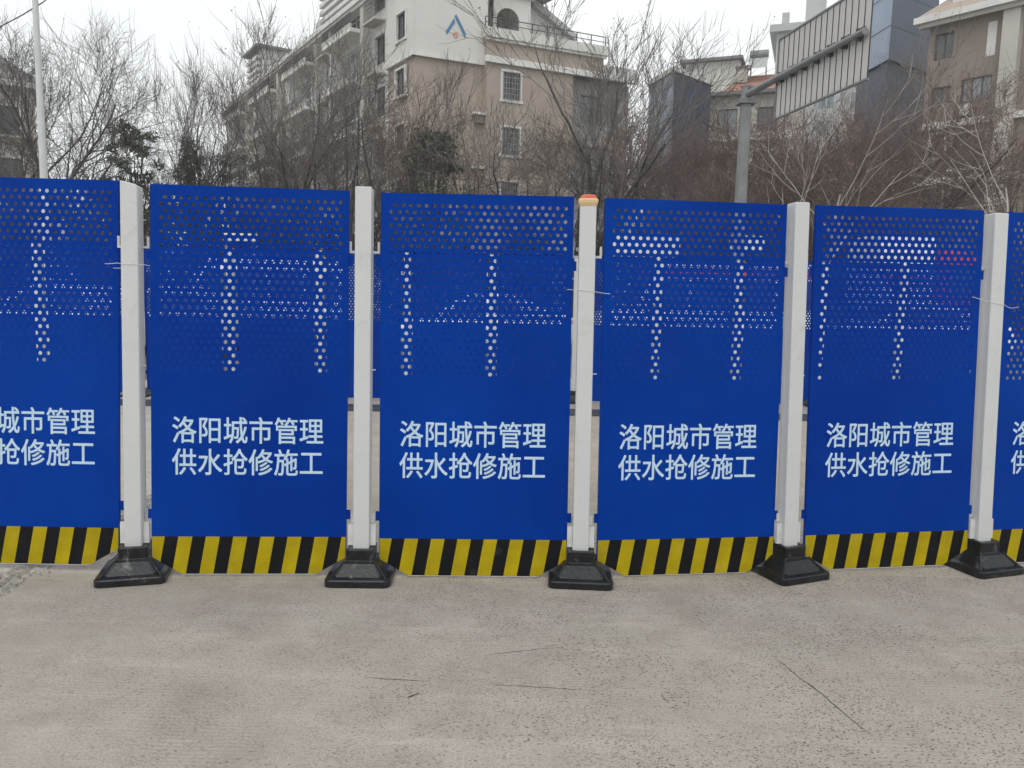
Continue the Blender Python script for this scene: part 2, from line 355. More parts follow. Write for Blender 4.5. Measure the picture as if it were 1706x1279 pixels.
# ------------------------------------------------------------------ barrier panels
PW, PH, PT = 0.992, 2.0, 0.0015
def clip_poly(poly, planes):
    for a, b, c in planes:      # keep a*x + b*y <= c
        o = []
        for i in range(len(poly)):
            p, q = poly[i], poly[(i+1) % len(poly)]
            dp, dq = a*p[0] + b*p[1] - c, a*q[0] + b*q[1] - c
            if dp <= 0: o.append(p)
            if (dp < 0 < dq) or (dq < 0 < dp):
                t = dp / (dp - dq); o.append((p[0] + (q[0]-p[0])*t, p[1] + (q[1]-p[1])*t))
        poly = o
        if len(poly) < 3: return []
    return poly
CHX, CHZ = 0.15, 0.088
def chamf(ins=0.0):
    # half planes of the cut corners
    k = CHZ / CHX
    return [(-k, -1, k * PW/2 - CHZ - ins), (k, -1, k * PW/2 - CHZ - ins)]
def plate_mesh():
    b = MB(); HS, HR, R0, NS = 0.040, 0.0347, 0.0104, 12
    fl = []   # flat polygons (2D)
    rows = 26; topc = PH - 0.060
    a0 = -PW/2
    ztop, zbot = topc + HR/2, topc - (rows-1)*HR - HR/2
    fl.append([(a0, ztop), (PW/2, ztop), (PW/2, PH), (a0, PH)])
    low = [(a0, CHZ), (a0 + CHX, 0), (PW/2 - CHX, 0), (PW/2, CHZ), (PW/2, zbot), (a0, zbot)]
    fl.append(low)
    holes = []
    for r in range(rows):
        zc = topc - r*HR; first = a0 + (0.072 if r % 2 == 0 else 0.052)
        fl.append([(a0, zc-HR/2), (first-HS/2, zc-HR/2), (first-HS/2, zc+HR/2), (a0, zc+HR/2)])
        last = first + 22*HS
        fl.append([(last+HS/2, zc-HR/2), (PW/2, zc-HR/2), (PW/2, zc+HR/2), (last+HS/2, zc+HR/2)])
        for c in range(23): holes.append((first + c*HS, zc))
    for p in fl:
        b.poly([(x, -PT, z) for x, z in p], M_BLUE)
        b.poly([(x, PT, z) for x, z in reversed(p)], M_BLUE)
    # cell template
    hx, hz = HS/2, HR/2; inn, outp = [], []
    for i in range(NS):
        an = 2*PI*(i + 0.5)/NS; c, s = math.cos(an), math.sin(an)
        inn.append((R0*c, R0*s)); t = min(hx/abs(c) if abs(c) > 1e-6 else 9, hz/abs(s) if abs(s) > 1e-6 else 9)
        outp.append([c*t, s*t])
    # snap the directions nearest the corners to them
    for sx in (1, -1):
        for sz in (1, -1):
            j = min(range(NS), key=lambda i: (outp[i][0]-sx*hx)**2 + (outp[i][1]-sz*hz)**2); outp[j] = [sx*hx, sz*hz]
    for (x, z) in holes:
        vf = [(x+p[0], -PT, z+p[1]) for p in inn] + [(x+p[0], -PT, z+p[1]) for p in outp]
        vb = [(p[0], PT, p[2]) for p in vf]
        n = NS
        fs = [(i, (n + i), n + (i+1) % n, (i+1) % n) for i in range(n)]
        fs += [(2*n + i, 2*n + (i+1) % n, 3*n + (i+1) % n, 3*n + i) for i in range(n)]
        fs += [(i, (i+1) % n, 2*n + (i+1) % n, 2*n + i) for i in range(n)]
        b.add(vf + vb, fs, M_BLUE)
    # folded side returns and top return
    for sx in (-1, 1):
        b.box(min(sx*PW/2, sx*(PW/2 + .002)), max(sx*PW/2, sx*(PW/2 + .002)), -PT, 0.018, CHZ, PH, M_BLUE)
        for z in (0.29, 1.62):   # hanging ears
            x0, x1 = sorted((sx*(PW/2 + .0025), sx*(PW/2 + .022))); b.box(x0, x1, 0.004, 0.009, z, z + .05, M_BLUE)
    b.box(-PW/2, PW/2, -PT, 0.018, PH, PH + .002, M_BLUE)
    b.box(-PW/2 + CHX, PW/2 - CHX, -PT, 0.012, -.003, -.0005, M_WBRK)
    return b.mesh('plate')
def stripe_mesh():
    b = MB(); HZ = 0.197
    base = clip_poly([(-PW/2 + .001, .001), (PW/2 - .001, .001), (PW/2 - .001, HZ), (-PW/2 + .001, HZ)], chamf())
    y = -PT - .0006
    b.poly([(p[0], y, p[1]) for p in base], M_BLK)
    per, wid, sl_ = 0.1395, 0.071, 0.17
    for k in range(-1, 9):
        x = -PW/2 - 0.008 + k * per
        q = [(x - HZ*sl_*0.95, .001), (x + wid - HZ*sl_*0.95, .001), (x + wid + 0.002, HZ), (x + .002, HZ)]
        q = clip_poly(q, chamf() + [(-1, 0, PW/2 - .001), (1, 0, PW/2 - .001)])
        if q: b.poly([(p[0], y - .0005, p[1]) for p in q], M_YEL)
    return b.mesh('hazard_stripes')
def text_mesh(name, body, cell, zc, hgt, m, x0, y, extrude=0.0, off=0.012, squeeze=1.0):
    """one character per cell, converted to a mesh"""
    vs, fs = [], []
    dg = None
    for i, ch in enumerate(body):
        c = bpy.data.curves.new('glyph', 'FONT'); c.body = ch; c.size = 1.0; c.offset = off; c.resolution_u = 3; c.fill_mode = 'FRONT'
        o = bpy.data.objects.new('glyph', c); C.objects.link(o); bpy.context.view_layer.update()
        me = o.to_mesh(); b0 = len(vs)
        for v in me.vertices:
            vs.append((x0 + i*cell + (v.co.x - 0.5) * hgt * squeeze + cell/2, y, zc + (v.co.y - 0.38) * hgt))
        for p in me.polygons: fs.append([b0 + k for k in p.vertices])
        o.to_mesh_clear(); bpy.data.objects.remove(o); bpy.data.curves.remove(c)
    b = MB(); b.add(vs, fs, m); return b
def lettering_mesh():
    # photo: two lines of six characters, 0.13 m pitch
    b = MB()
    for body, zc in (('洛阳城市管理', 0.755), ('供水抢修施工', 0.589)):
        for k, (dx, dz) in enumerate(((-1, -1), (1, -1), (-1, 1), (1, 1), (0, 0))):
            t = text_mesh('l', body, 0.1292, zc + dz * .0013, 0.147, M_LET, -PW/2 + 0.100 + dx * .0013, -PT - .0008 - k * .00008, off=0.0, squeeze=0.87)
            b.add(t.v, t.f, M_LET)
    return b.mesh('lettering')
ME_PLATE, ME_STR, ME_LET = plate_mesh(), stripe_mesh(), lettering_mesh()
def pose(o, X, Y, yaw, tilt, z0, rl):
    t = Vector((math.cos(yaw), math.sin(yaw), 0)); n = Vector((-math.sin(yaw), math.cos(yaw), 0)); zz = Vector((0, 0, 1))
    up = n * math.sin(tilt) + zz * math.cos(tilt)
    t2 = t * math.cos(rl) + up * math.sin(rl); up2 = up * math.cos(rl) - t * math.sin(rl); n2 = up2.cross(t2)
    M = Matrix((t2, n2, up2)).transposed().to_4x4(); M.translation = Vector((X, Y, z0)); o.matrix_world = M
    return M
pan0 = empty('site_barrier')
link('perforated_sheet', ME_PLATE, pan0); link('hazard_stripes', ME_STR, pan0); link('lettering', ME_LET, pan0)
FRONT = [(-2.5459, 3.8928, 0.0197, 0.0688, 0.042, -0.0028), (-1.3537, 3.8818, 0.0695, 0.0646, 0.0168, -0.0034),
         (-0.1858, 3.9383, 0.025, 0.0612, 0.0106, 0.0041), (0.9703, 4.0427, 0.1306, 0.0454, 0.0081, 0.0015),
         (2.1366, 4.1945, 0.14, 0.05, 0.0172, 0.0081), (3.268, 4.375, 0.17, 0.05, 0.02, 0.006), (-3.74, 3.87, 0.02, 0.066, 0.03, 0.0)]
FL = ['blue perforated panel cut off by the picture edge, beside the crumbling slab joint',
      'blue perforated panel between the chamfered white post and the second post',
      'blue perforated panel just left of the post with the red cap',
      'blue perforated panel just right of the post with the red cap',
      'blue perforated panel with red shapes showing through its upper holes, near the skewed base',
      'rightmost blue panel, only a sliver of it inside the view beside the last post']
for i, p in enumerate(FRONT[:6]):
    o = pan0 if i == 0 else copy_tree(pan0)
    pose(o, *p); tag(o, FL[i], 'barrier panel', 'blue perforated panels of the near fence')

# ------------------------------------------------------------------ barrier posts
PS = 0.0425
def sq(r, z, rr=0.006, n=2):
    pts = []
    for cx, cy, a0 in ((r-rr, r-rr, 0), (-r+rr, r-rr, 90), (-r+rr, -r+rr, 180), (r-rr, -r+rr, 270)):
        for k in range(n + 1):
            a = math.radians(a0 + 90*k/n); pts.append((cx + rr*math.cos(a), cy + rr*math.sin(a), z))
    return pts
def post_parts(root, top=2.03, cap=False):
    b = MB(); b.ring([sq(PS, 0.10), sq(PS, top - .004), sq(PS - .003, top), sq(PS - .006, top), sq(PS - .006, top - .05)], M_WPOST, cap=False)
    b.ring([sq(PS - .0055, top - .03), sq(PS - .0055, top - .029)], M_WPOST); b.build('tube', root)
    r = MB()
    R, r2 = 0.168, 0.071
    r.ring([sq(R - .004, 0, .03, 3), sq(R, .004, .03, 3), sq(R, .034, .03, 3), sq(R - .005, .040, .03, 3),
            sq(R - .030, .047, .028, 3), sq(r2 + .018, .100, .014, 3), sq(r2 + .002, .108, .012, 3), sq(r2, .112, .012, 3), sq(r2, .165, .012, 3),
            sq(r2 - .004, .169, .012, 3), sq(PS + .005, .169, .01, 3), sq(PS + .002, .150, .01, 3)], M_RUB, cap=False)
    for sx in (-1, 1):      # corner ribs and bolt hollows
        for sy in (-1, 1):
            r.tube([(sx*.150, sy*.150, .033), (sx*.079, sy*.079, .108)], .0055, M_RUB, 5)
            r.tube([(sx*.118, sy*.132, .038), (sx*.118, sy*.132, .051)], .011, M_RUB, 8)
    r.build('rubber_base', root)
    for sx in (-1, 1):       # lower and upper hanging brackets
        g = MB(); x0, x1 = sorted((sx*(PS + .0005), sx*.072)); g.box(x0, x1, -.016, .004, .172, .283, M_WBRK)
        g.build('lower_bracket', root)
        g = MB(); x0, x1 = sorted((sx*(PS + .0005), sx*.062)); g.box(x0, x1, .010, .018, .288, .335, M_WBRK); g.build('hook_plate', root)
        g = MB(); x0, x1 = sorted((sx*(PS + .0005), sx*.078)); xa = sx*.078; xb = sx*.067
        pr = [(sx*(PS + .0005), 1.700), (xa, 1.700), (xa, 1.76), (xb, 1.76), (xb, 1.712), (sx*(PS + .0005), 1.712)]
        g.ring([[(x, y, z) for x, z in pr] for y in (.012, .024)], M_WBRK); g.build('upper_bracket', root)
    s_ = MB(); s_.tube([(PS, -.01, 1.095), (PS + .022, -.012, 1.097)], .0035, M_WBRK, 6); s_.tube([(PS + .0, -.01, 1.095), (PS + .003, -.01, 1.095)], .007, M_WBRK, 6)
    s_.build('bolt', root)
    if cap:
        c = MB(); c.ring([sq(PS + .002, top - .028), sq(PS + .008, top - .012), sq(PS + .009, top + .002), sq(PS + .001, top + .010)], M_CAPY, cap=True); co = c.build('cap', root)
        c = MB(); c.ring([sq(PS + .0005, top + .0105), sq(PS - .002, top + .020), sq(PS - .014, top + .031), sq(PS - .030, top + .035)], M_CAPR, True); c.build('cap_top', co)
def mid(i, a, b):
    return [(FRONT[a][k] + FRONT[b][k]) / 2 for k in range(6)]
def edge(p, s_):    # foot of a panel's side edge
    return Vector((p[0] + s_*PW/2*math.cos(p[2]), p[1] + s_*PW/2*math.sin(p[2])))
def post_pose(a, b, yaw, rl=0.0, dx=0.0, dy=0.0):
    A, B = edge(FRONT[a], 1), edge(FRONT[b], -1); c = (A + B) / 2
    return (c.x + dx, c.y + dy, yaw, (FRONT[a][3] + FRONT[b][3]) / 2, 0.0, rl)
PP = [(post_pose(0, 1, 0.10, 0.001, 0.003), 2.03), (post_pose(1, 2, 0.03, 0.002, -.002), 2.032), (post_pose(2, 3, -0.05, 0.008, -.010), 1.99),
      (post_pose(3, 4, 0.24, 0.003, -.012), 2.02), (post_pose(4, 5, 0.16, 0.004, 0.0), 2.005)]
PL = ['white square post leftmost in the near fence, chamfered top and dusty black base',
      'plain white square post between the second and third blue panels of the near fence',
      'white square post with an orange red cap on a cream collar',
      'white square post without a cap, standing next to the right of the red capped post',
      'white square post at the right end of the near fence, its black base skewed']
base_yaw = [0.32, 0.0, 0.0, 0.30, 0.30]
for i, (pp, top) in enumerate(PP):
    root = empty('barrier_post'); post_parts(root, top, i == 2)
    pose(root, *pp); tag(root, PL[i], 'barrier post', 'white posts of the near fence')
    M = root.matrix_world
    for ch in root.children:
        if i == 0 and ch.name.startswith('tube'):     # the top corner of this tube is cut off at a slant
            for v in ch.data.vertices:
                if v.co.z > top - .01 and v.co.x > 0.004: v.co.z -= (v.co.x - 0.004) * 0.55
        if ch.name.startswith('rubber_base'):     # the foot stands flat on the road although the tube leans
            ch.matrix_parent_inverse = Matrix.Identity(4)
            ch.matrix_basis = M.inverted() @ (Matrix.Translation((pp[0], pp[1], 0.0)) @ Matrix.Rotation(base_yaw[i] * 0.5 + pp[2], 4, 'Z'))
# tie wires round the posts
def wire(pts, label, r=0.0016):
    b = MB(); P_ = [Vector(p) for p in pts]; sm = []
    for i in range(len(P_) - 1):
        for t in np.linspace(0, 1, 5)[:-1]: sm.append(P_[i].lerp(P_[i+1], t) + Vector((0, 0, -0.0015 * math.sin(PI * t))))
    sm.append(P_[-1]); b.tube(sm, r, M_WIRE, 5)
    return tag(b.build('tie_wire'), label, 'wire')
def nearpost(i, pts, label):
    M = Matrix.Identity(4); o = None
    root = [x for x in C.objects if x.get('label') == PL[i]][0]
    wire([root.matrix_world @ Vector(p) for p in pts], label)
nearpost(0, [(-.135, -.001, 1.615), (-.06, -.030, 1.618), (-PS-.002, -PS-.002, 1.614), (PS+.002, -PS-.002, 1.612), (.07, -.028, 1.612), (.125, -.003, 1.606)], 'thin pale tie wire wrapped round the leftmost post')
nearpost(0, [(-.10, .012, 1.595), (-PS-.002, .0, 1.597), (-PS-.002, -.02, 1.598)], 'short loose wire end just under the wrapped wire of the leftmost post')
nearpost(2, [(-.115, -.004, 1.520), (-.095, -.010, 1.535), (-PS-.002, -PS-.002, 1.533), (PS+.002, -PS-.002, 1.524), (.08, -.02, 1.520), (.125, -.004, 1.516)], 'pale tie wire crossing the red capped post')
nearpost(4, [(-.125, -.002, 1.545), (-PS-.002, -PS-.002, 1.515), (PS+.002, -PS-.002, 1.500), (.10, -.02, 1.485), (.17, -.002, 1.492)], 'slack tie wire on the post at the right end')

# ------------------------------------------------------------------ second fence, seen from its back
rx = [(-70, 600), (70, 600), (228, 600), (387, 600), (535, 600), (678, 600), (818, 600), (958, 600), (1090, 600), (1225, 600), (1363, 600), (1493, 600), (1625, 600)]
rp_ = []
for i, (u, v) in enumerate(rx):
    Y = 10.2 + 0.65 * (u - 70) / 1430.0; p = at(u, v, Y); rp_.append(Vector((p.x, Y)))
ORD = ['first', 'second', 'third', 'fourth', 'fifth', 'sixth', 'seventh', 'eighth', 'ninth', 'tenth', 'eleventh', 'twelfth', 'thirteenth']
src_post = empty('barrier_post'); post_parts(src_post, 2.0)
for i, p in enumerate(rp_):
    o = src_post if i == 0 else copy_tree(src_post)
    o.location = (p.x, p.y, 0); o.rotation_euler = (-0.012 + 0.01*math.sin(i*2.1), 0.006*math.sin(i*3.7), PI + 0.03*math.sin(i*1.7))
    tag(o, '%s white post from the left in the far fence, seen through the holes' % ORD[i], 'barrier post', 'white posts of the far fence')
for i in range(len(rp_) - 1):
    a, b = rp_[i], rp_[i+1]; c = (a + b) / 2; yaw = math.atan2(b.y - a.y, b.x - a.x)
    o = copy_tree(pan0); pose(o, c.x, c.y, yaw + PI, 0.0, 0.02, 0.0)
    tag(o, '%s blue panel from the left in the far fence, showing its back' % ORD[i], 'barrier panel', 'blue panels of the far fence')

# ------------------------------------------------------------------ highway sign and lamp pole
def road_sign():
    foot = at(1239, 240, 18.8); X0, Y0 = foot.x, foot.y
    arm = at(1250, 158, 18.8); za = arm.z
    root = tag(empty('road_sign', (X0, Y0, 0)), 'big grey road sign seen from behind on an overhanging steel pole', 'road sign')
    b = MB(); b.tube([(0, 0, 0), (0, 0, 2), (0, 0, za + .18)], [0.17, 0.155, 0.125], M_STEEL, 12); b.tube([(0, 0, za + .18), (0, 0, za + .2)], .14, M_STEEL, 12)
    b.tube([(0, 0, 0), (0, 0, .05)], .3, M_STEEL, 12); b.build('pole', root)
    d = Vector((0.160, -0.987, 0)).normalized(); n = Vector((-d.y, d.x, 0))   # n points right
    M = Matrix((d, n, Vector((0, 0, 1)))).transposed().to_4x4()
    b = MB(); a0 = Vector((0, 0, za)); b.tube([a0 - d*.12, a0 + d*4.55], [.085, .06], M_STEEL, 10); b.tube([a0 + d*4.55, a0 + d*4.6], .065, M_STEEL, 10)
    b.tube([a0 - d*0.05 + Vector((0, 0, .16)), a0 + d*0.9 + Vector((0, 0, .03))], .02, M_STEEL, 6)
    b.build('arm', root)
    b = MB(); b.box(-.2, .2, -.2, .2, za - .22, za - .18, M_STEEL); b.box(-.17, .17, -.17, .17, za - .17, za - .10, M_STEEL); b.build('flange', root)
    s0, s1, zt, zb = 1.30, 4.62, za + 0.84, za - 0.80; N = 16; w = (s1 - s0) / N
    pl = MB(); pl.box(0, w - .012, .0, .012, zb, zt, M_SIGN); pl.box(w - .011, w - .001, -.012, .010, zb, zt, M_DKFR); pl.box(w - .03, w - .012, -.014, 0, zb, zt, M_SIGN); pm = pl.mesh('sheet_strip')
    for i in range(N):
        o = link('sheet_strip', pm, root); o.matrix_local = Matrix.Translation(n * 0.10) @ M @ Matrix.Translation((s0 + i*w, 0, 0))
    b = MB()
    for z in (zt, zb - .035): b.box(s0 - .02, s1 + .01, -.03, .03, z + .001, z + .034, M_STEEL, Matrix.Translation(n * .10) @ M)
    b.box(s0 - .03, s0 - .005, -.03, .03, zb, zt, M_STEEL, Matrix.Translation(n * .10) @ M)
    b.build('frame', root)
    cm = MB(); cm.box(-.03, .03, -.02, .10, -.10, .10, M_DKFR); cm.box(-.10, .10, .06, .085, .10, .13, M_DKFR); cmm = cm.mesh('clamp')
    for i in range(7):
        o = link('clamp', cmm, root); o.matrix_local = Matrix.Translation((0, 0, za)) @ M @ Matrix.Translation((s0 + .25 + i*.47, 0, 0))
road_sign()
lp = at(73, 290, 15.0); top = at(51, -40, 15.0)
root = tag(empty('lamp_post', (lp.x, lp.y, 0)), 'slim pale tapering lamp post rising in front of the big bare tree at the left', 'lamp post')
b = MB(); b.tube([(0, 0, 0), (0, 0, 3.5), (0, 0, 8.2)], [.085, .070, .042], M_LAMP, 12); b.tube([(0, 0, 0), (0, 0, .04)], .17, M_LAMP, 12); b.build('pole', root)
b = MB(); b.tube([(0, 0, 8.2), (.15, -.1, 8.7), (.7, -.4, 8.95), (1.2, -.7, 9.0)], [.042, .038, .032, .03], M_LAMP, 8); b.build('arm', root)
b = MB(); b.ring([[(1.15 + .28*math.cos(a)*k, -.68 + .12*math.sin(a)*k, z) for a in np.linspace(0, 2*PI, 13)[:-1]] for k, z in ((.5, 9.06), (1, 9.0), (.95, 8.94), (.6, 8.92))], M_LAMP); b.build('lamp_head', root)
b = MB(); A, B = at(-40, 60, 15.2), at(71, 4, 15.0); A = Vector((A.x, A.y, A.z))
b.tube([A, A.lerp(B, .35) + Vector((0, 0, -.05)), A.lerp(B, .7) + Vector((0, 0, -.04)), B], .011, M_DKFR, 5); B2 = at(250, -140, 22)
b.tube([B, B2], .011, M_DKFR, 5)
tag(b.build('cable'), 'thin dark overhead cable running up to the right past the lamp post', 'cable')

# ------------------------------------------------------------------ facades
class Facade:
    """a vertical plane: origin P (x, y), direction d, outward normal n; boxes are given by s (along), z, and depth outward"""
    def __init__(s, P, d, flip=False):
        s.P = Vector((P[0], P[1])); s.d = Vector(d).normalized(); s.n = Vector((s.d.y, -s.d.x))
        if flip: s.n = -s.n
    def off(s, k): 
        f = Facade(s.P + s.n * k, s.d); f.n = s.n.copy(); return f
    def sz(s, u, v):
        r = ray(u, v); o = Vector((0, 0)); rd = Vector((r.x, r.y))
        t = (s.P.dot(s.n)) / rd.dot(s.n); q = rd * t
        return (q - s.P).dot(s.d), CAMH + r.z * t
    def pt(s, a, z, n=0.0):
        q = s.P + s.d * a + s.n * n; return Vector((q.x, q.y, z))
    def box(s, b, a0, a1, z0, z1, n0, n1, m):
        vs = [s.pt(a, z, n) for z in (z0, z1) for n in (n0, n1) for a in (a0, a1)]
        b.add(vs, [(0, 2, 3, 1), (4, 5, 7, 6), (0, 1, 5, 4), (2, 6, 7, 3), (0, 4, 6, 2), (1, 3, 7, 5)], m)
    def wall(s, b, a0, a1, z0, z1, ops, m, depth=0.16, n=0.0):
        ss = sorted({a0, a1} | {max(a0, min(a1, x)) for o in ops for x in o[:2]}); zs = sorted({z0, z1} | {max(z0, min(z1, x)) for o in ops for x in o[2:4]})
        for i in range(len(ss)-1):
            for j in range(len(zs)-1):
                cs, cz = (ss[i]+ss[i+1])/2, (zs[j]+zs[j+1])/2
                if any(o[0] < cs < o[1] and o[2] < cz < o[3] for o in ops): continue
                b.poly([s.pt(ss[i], zs[j], n), s.pt(ss[i+1], zs[j], n), s.pt(ss[i+1], zs[j+1], n), s.pt(ss[i], zs[j+1], n)], m)
        for o in ops:
            x0, x1, y0, y1 = o[:4]
            for q in ([(x0, y0), (x0, y1)], [(x1, y0), (x1, y1)], [(x0, y0), (x1, y0)], [(x0, y1), (x1, y1)]):
                b.poly([s.pt(*q[0], n), s.pt(*q[1], n), s.pt(*q[1], n - depth), s.pt(*q[0], n - depth)], m)
    def window(s, parent, a0, a1, z0, z1, n=-0.14, fr=None, glass=None, nx=2, nz=1, surround=None, sw=0.12, bars=None, t=0.05, blinds=False):
        fr = fr or M_DKFR; glass = glass or M_GLASS; b = MB()
        s.box(b, a0, a1, z0, z0 + t, n, n + .06, fr); s.box(b, a0, a1, z1 - t, z1, n, n + .06, fr)
        s.box(b, a0, a0 + t, z0 + t, z1 - t, n, n + .06, fr); s.box(b, a1 - t, a1, z0 + t, z1 - t, n, n + .06, fr)
        for i in range(1, nx): x = a0 + (a1-a0)*i/nx; s.box(b, x - t/2, x + t/2, z0 + t, z1 - t, n, n + .058, fr)
        for i in range(1, nz): z = z0 + (z1-z0)*i/nz; s.box(b, a0 + t, a1 - t, z - t/2, z + t/2, n + .002, n + .056, fr)
        w = b.build('window', parent)
        g = MB(); s.box(g, a0 + .01, a1 - .01, z0 + .01, z1 - .01, n - .02, n + .012, glass); g.build('pane', w)
        if surround:
            g = MB(); q = -n + 0.05
            s.box(g, a0 - sw, a1 + sw, z1 + .003, z1 + sw, n + .14 - .1, n + .14 + .06, surround); s.box(g, a0 - sw - .05, a1 + sw + .05, z0 - sw, z0 - .003, n + .04, n + .14 + .10, surround)
            s.box(g, a0 - sw, a0 - .003, z0 - .002, z1 + .002, n + .04, n + .14 + .055, surround); s.box(g, a1 + .003, a1 + sw, z0 - .002, z1 + .002, n + .04, n + .14 + .055, surround)
            g.build('surround', w)
        if bars:
            g = MB(); k = max(2, int((a1 - a0) / 0.16)); q = n + .14 + .12
            for i in range(k + 1): x = a0 + (a1-a0)*i/k; s.box(g, x - .012, x + .012, z0, z1, q, q + .024, bars)
            for i in range(6): z = z0 + (z1-z0)*i/5; s.box(g, a0 - .02, a1 + .02, z - .012, z + .012, q + .025, q + .045, bars)
            g.build('bars', w)
        return w
    def rail(s, b, a0, a1, z0, z1, n, m, step=0.14, t=.012):
        s.box(b, a0, a1, z1 - .04, z1, n - .02, n + .02, m); s.box(b, a0, a1, z0 + .02, z0 + .05, n - .015, n + .015, m)
        k = int((a1 - a0) / step)
        for i in range(k + 1):
            x = a0 + (a1-a0)*i/k; s.box(b, x - t, x + t, z0 + .05, z1 - .04, n - t, n + t, m)

# ------------------------------------------------------------------ apartment block with the gable logo
def block_A():
    A = at(690, 300, 42.0); A = Vector((A.x, A.y))
    R = Facade(A, (0.912, 0.41)); L = Facade(A, (-0.545, 0.839), True)
    if L.n.y > 0: L.n = -L.n
    if R.n.y > 0: R.n = -R.n
    root = tag(empty('apartment_building', (A.x, A.y, 0)), 'brown and cream apartment block with a blue chevron logo on its white gable', 'building')
    inv = Matrix.Translation((-A.x, -A.y, 0))
    made = []
    class PR:  # children are authored in world space
        pass
    before = set(C.objects)
    sB, zb = R.sz(809, 110); zband = R.sz(700, 89)[1]
    # gable wall
    b = MB(); R.wall(b, 0, sB, 0, zband, [], M_BROWN); L.wall(b, 0, 3.4, 0, zband, [], M_BROWN); b.build('brown_wall', root)
    w_ = [L.sz(678, 25), L.sz(662, 68)]; wa0, wa1 = sorted((w_[0][0], w_[1][0])); 
    wz1, wz0 = L.sz(670, 24)[1], L.sz(670, 68)[1]; wa0, wa1 = 0.9, 2.0; 
    b = MB()
    ops = [(wa0, wa1, wz0, wz1)]
    R.wall(b, -.12, sB + .05, zband - .02, 23.0, [], M_CREAM, n=.12); L.wall(b, -.12, 3.4, zband - .02, 22.0, ops, M_CREAM, n=.12)
    b.poly([L.pt(-.12, zband - .02, .12), L.pt(3.4, zband - .02, .12), L.pt(3.4, zband - .02, 0), L.pt(0, zband - .02, 0)], M_CREAM)
    b.poly([R.pt(-.12, zband - .02, .12), R.pt(sB + .05, zband - .02, .12), R.pt(sB, zband - .02, 0), R.pt(0, zband - .02, 0)], M_CREAM)
    b.build('white_gable', root)
    L.window(root, wa0, wa1, wz0, wz1, n=-.02, surround=M_TRIM, nx=2)
    for k in range(1, 5):
        L.window(root, wa0, wa1, wz0 - 2.9*k, wz1 - 2.9*k, n=-.02 - .12 + .16, surround=M_TRIM, nx=2)
    b = MB(); R.box(b, -.2, sB + .1, zband - .16, zband - .025, .005, .22, M_TRIM); L.box(b, -.2, 3.4, zband - .16, zband - .025, .005, .22, M_TRIM); b.build('ledge', root)
    b = MB(); L.box(b, -.5, 3.6, 20.9, 21.15, -.4, .75, M_TRIM); b.build('eave', root)
    # logo on the gable
    b = MB()
    def quadn(pts, n, m):
        vs = [R.pt(*R12, n) for R12 in pts] + [R.pt(*R12, .125) for R12 in pts]; k = len(pts)
        b.add(vs, [tuple(range(k))] + [(i, (i+1) % k, k + (i+1) % k, k + i) for i in range(k)], m)
    RG = R.off(.12)
    s1 = [RG.sz(u, v) for u, v in ((742.5, 52), (744.5, 57.5), (758, 37), (756.5, 30))]
    s2 = [RG.sz(u, v) for u, v in ((757, 27), (760, 23.5), (776, 56), (774.5, 63.5))]
    quadn(s1, .15, M_LOGO); quadn(s2, .15, M_LOGO)
    c0 = RG.sz(759, 58.5); ro, ri = 0.155, 0.075; k = 16
    vs = [R.pt(c0[0] + r*math.cos(2*PI*i/k), c0[1] + r*math.sin(2*PI*i/k), .15) for r in (ro, ri) for i in range(k)]
    b.add(vs, [(i, (i+1) % k, k + (i+1) % k, k + i) for i in range(k)], M_LOGOR)
    b.build('logo', root)
    # right hand block
    F = R.off(.5); s0 = F.sz(811, 120)[0]; s9 = F.sz(955, 130)[0]; sE = F.sz(1058, 150)[0]; sU = F.sz(1006, 90)[0]
    zc = F.sz(812, 102)[1]; zp = F.sz(812, 62)[1]; zt = F.sz(812, 54)[1]
    wins = []
    sw0, sw1 = F.sz(838, 140)[0], F.sz(866, 140)[0]
    zz1, zz0 = F.sz(852, 121)[1], F.sz(852, 167)[1]
    ops = [(sw0, sw1, zz0 - 2.93*k, zz1 - 2.93*k) for k in range(5)]
    b = MB(); F.wall(b, s0, s9, 0, zp, ops, M_BROWN, depth=.2)
    b.poly([F.pt(s0, 0), F.pt(s0, zp), F.pt(s0, zp, -3), F.pt(s0, 0, -3)], M_BROWN)
    F.wall(b, s9, sU, zc, zp, [], M_BROWN)
    b.poly([F.pt(sU, zc), F.pt(sU, zp), F.pt(sU, zp, -8), F.pt(sU, zc, -8)], M_BROWN); b.build('side_wall', root)
    for o in ops: F.window(root, *o, n=-.16, surround=M_TRIM, bars=M_BAR, nx=2, sw=.14)
    b = MB(); F.box(b, s0 - .15, sE + .1, zc - .05, zc + .28, .005, .22, M_TRIM); F.box(b, s0 - .2, sU + .2, zp, zt + .25, -.25, .28, M_CREAM); F.box(b, s0 - .1, sU + .1, zp - .14, zp - .003, .005, .18, M_TRIM)
    F.box(b, sU, sE, zc + .29, zc + .75, -.3, .12, M_CREAM)
    b.build('parapet', root)
    b = MB(); b.poly([F.pt(s0, zp - .02, 0), F.pt(sU, zp - .02, 0), F.pt(sU, zp - .02, -10), F.pt(s0, zp - .02, -10)], M_ROOFG)
    b.poly([F.pt(sU, zc + .2, 0), F.pt(sE, zc + .2, 0), F.pt(sE, zc + .2, -10), F.pt(sU, zc + .2, -10)], M_ROOFG); b.build('terrace', root)
    b = MB(); z9 = zt + .25
    F.rail(b, s0 - .1, sU + .1, z9, z9 + .62, -.05, M_DKFR, step=.9, t=.022); F.box(b, s0 - .1, sU + .1, z9 + .30, z9 + .33, -.07, -.03, M_DKFR); b.build('railing', root)
    # recessed grey bay with balconies
    G = F.off(-.7); ops = []; ga, gb = s9 + .9, sE - .7
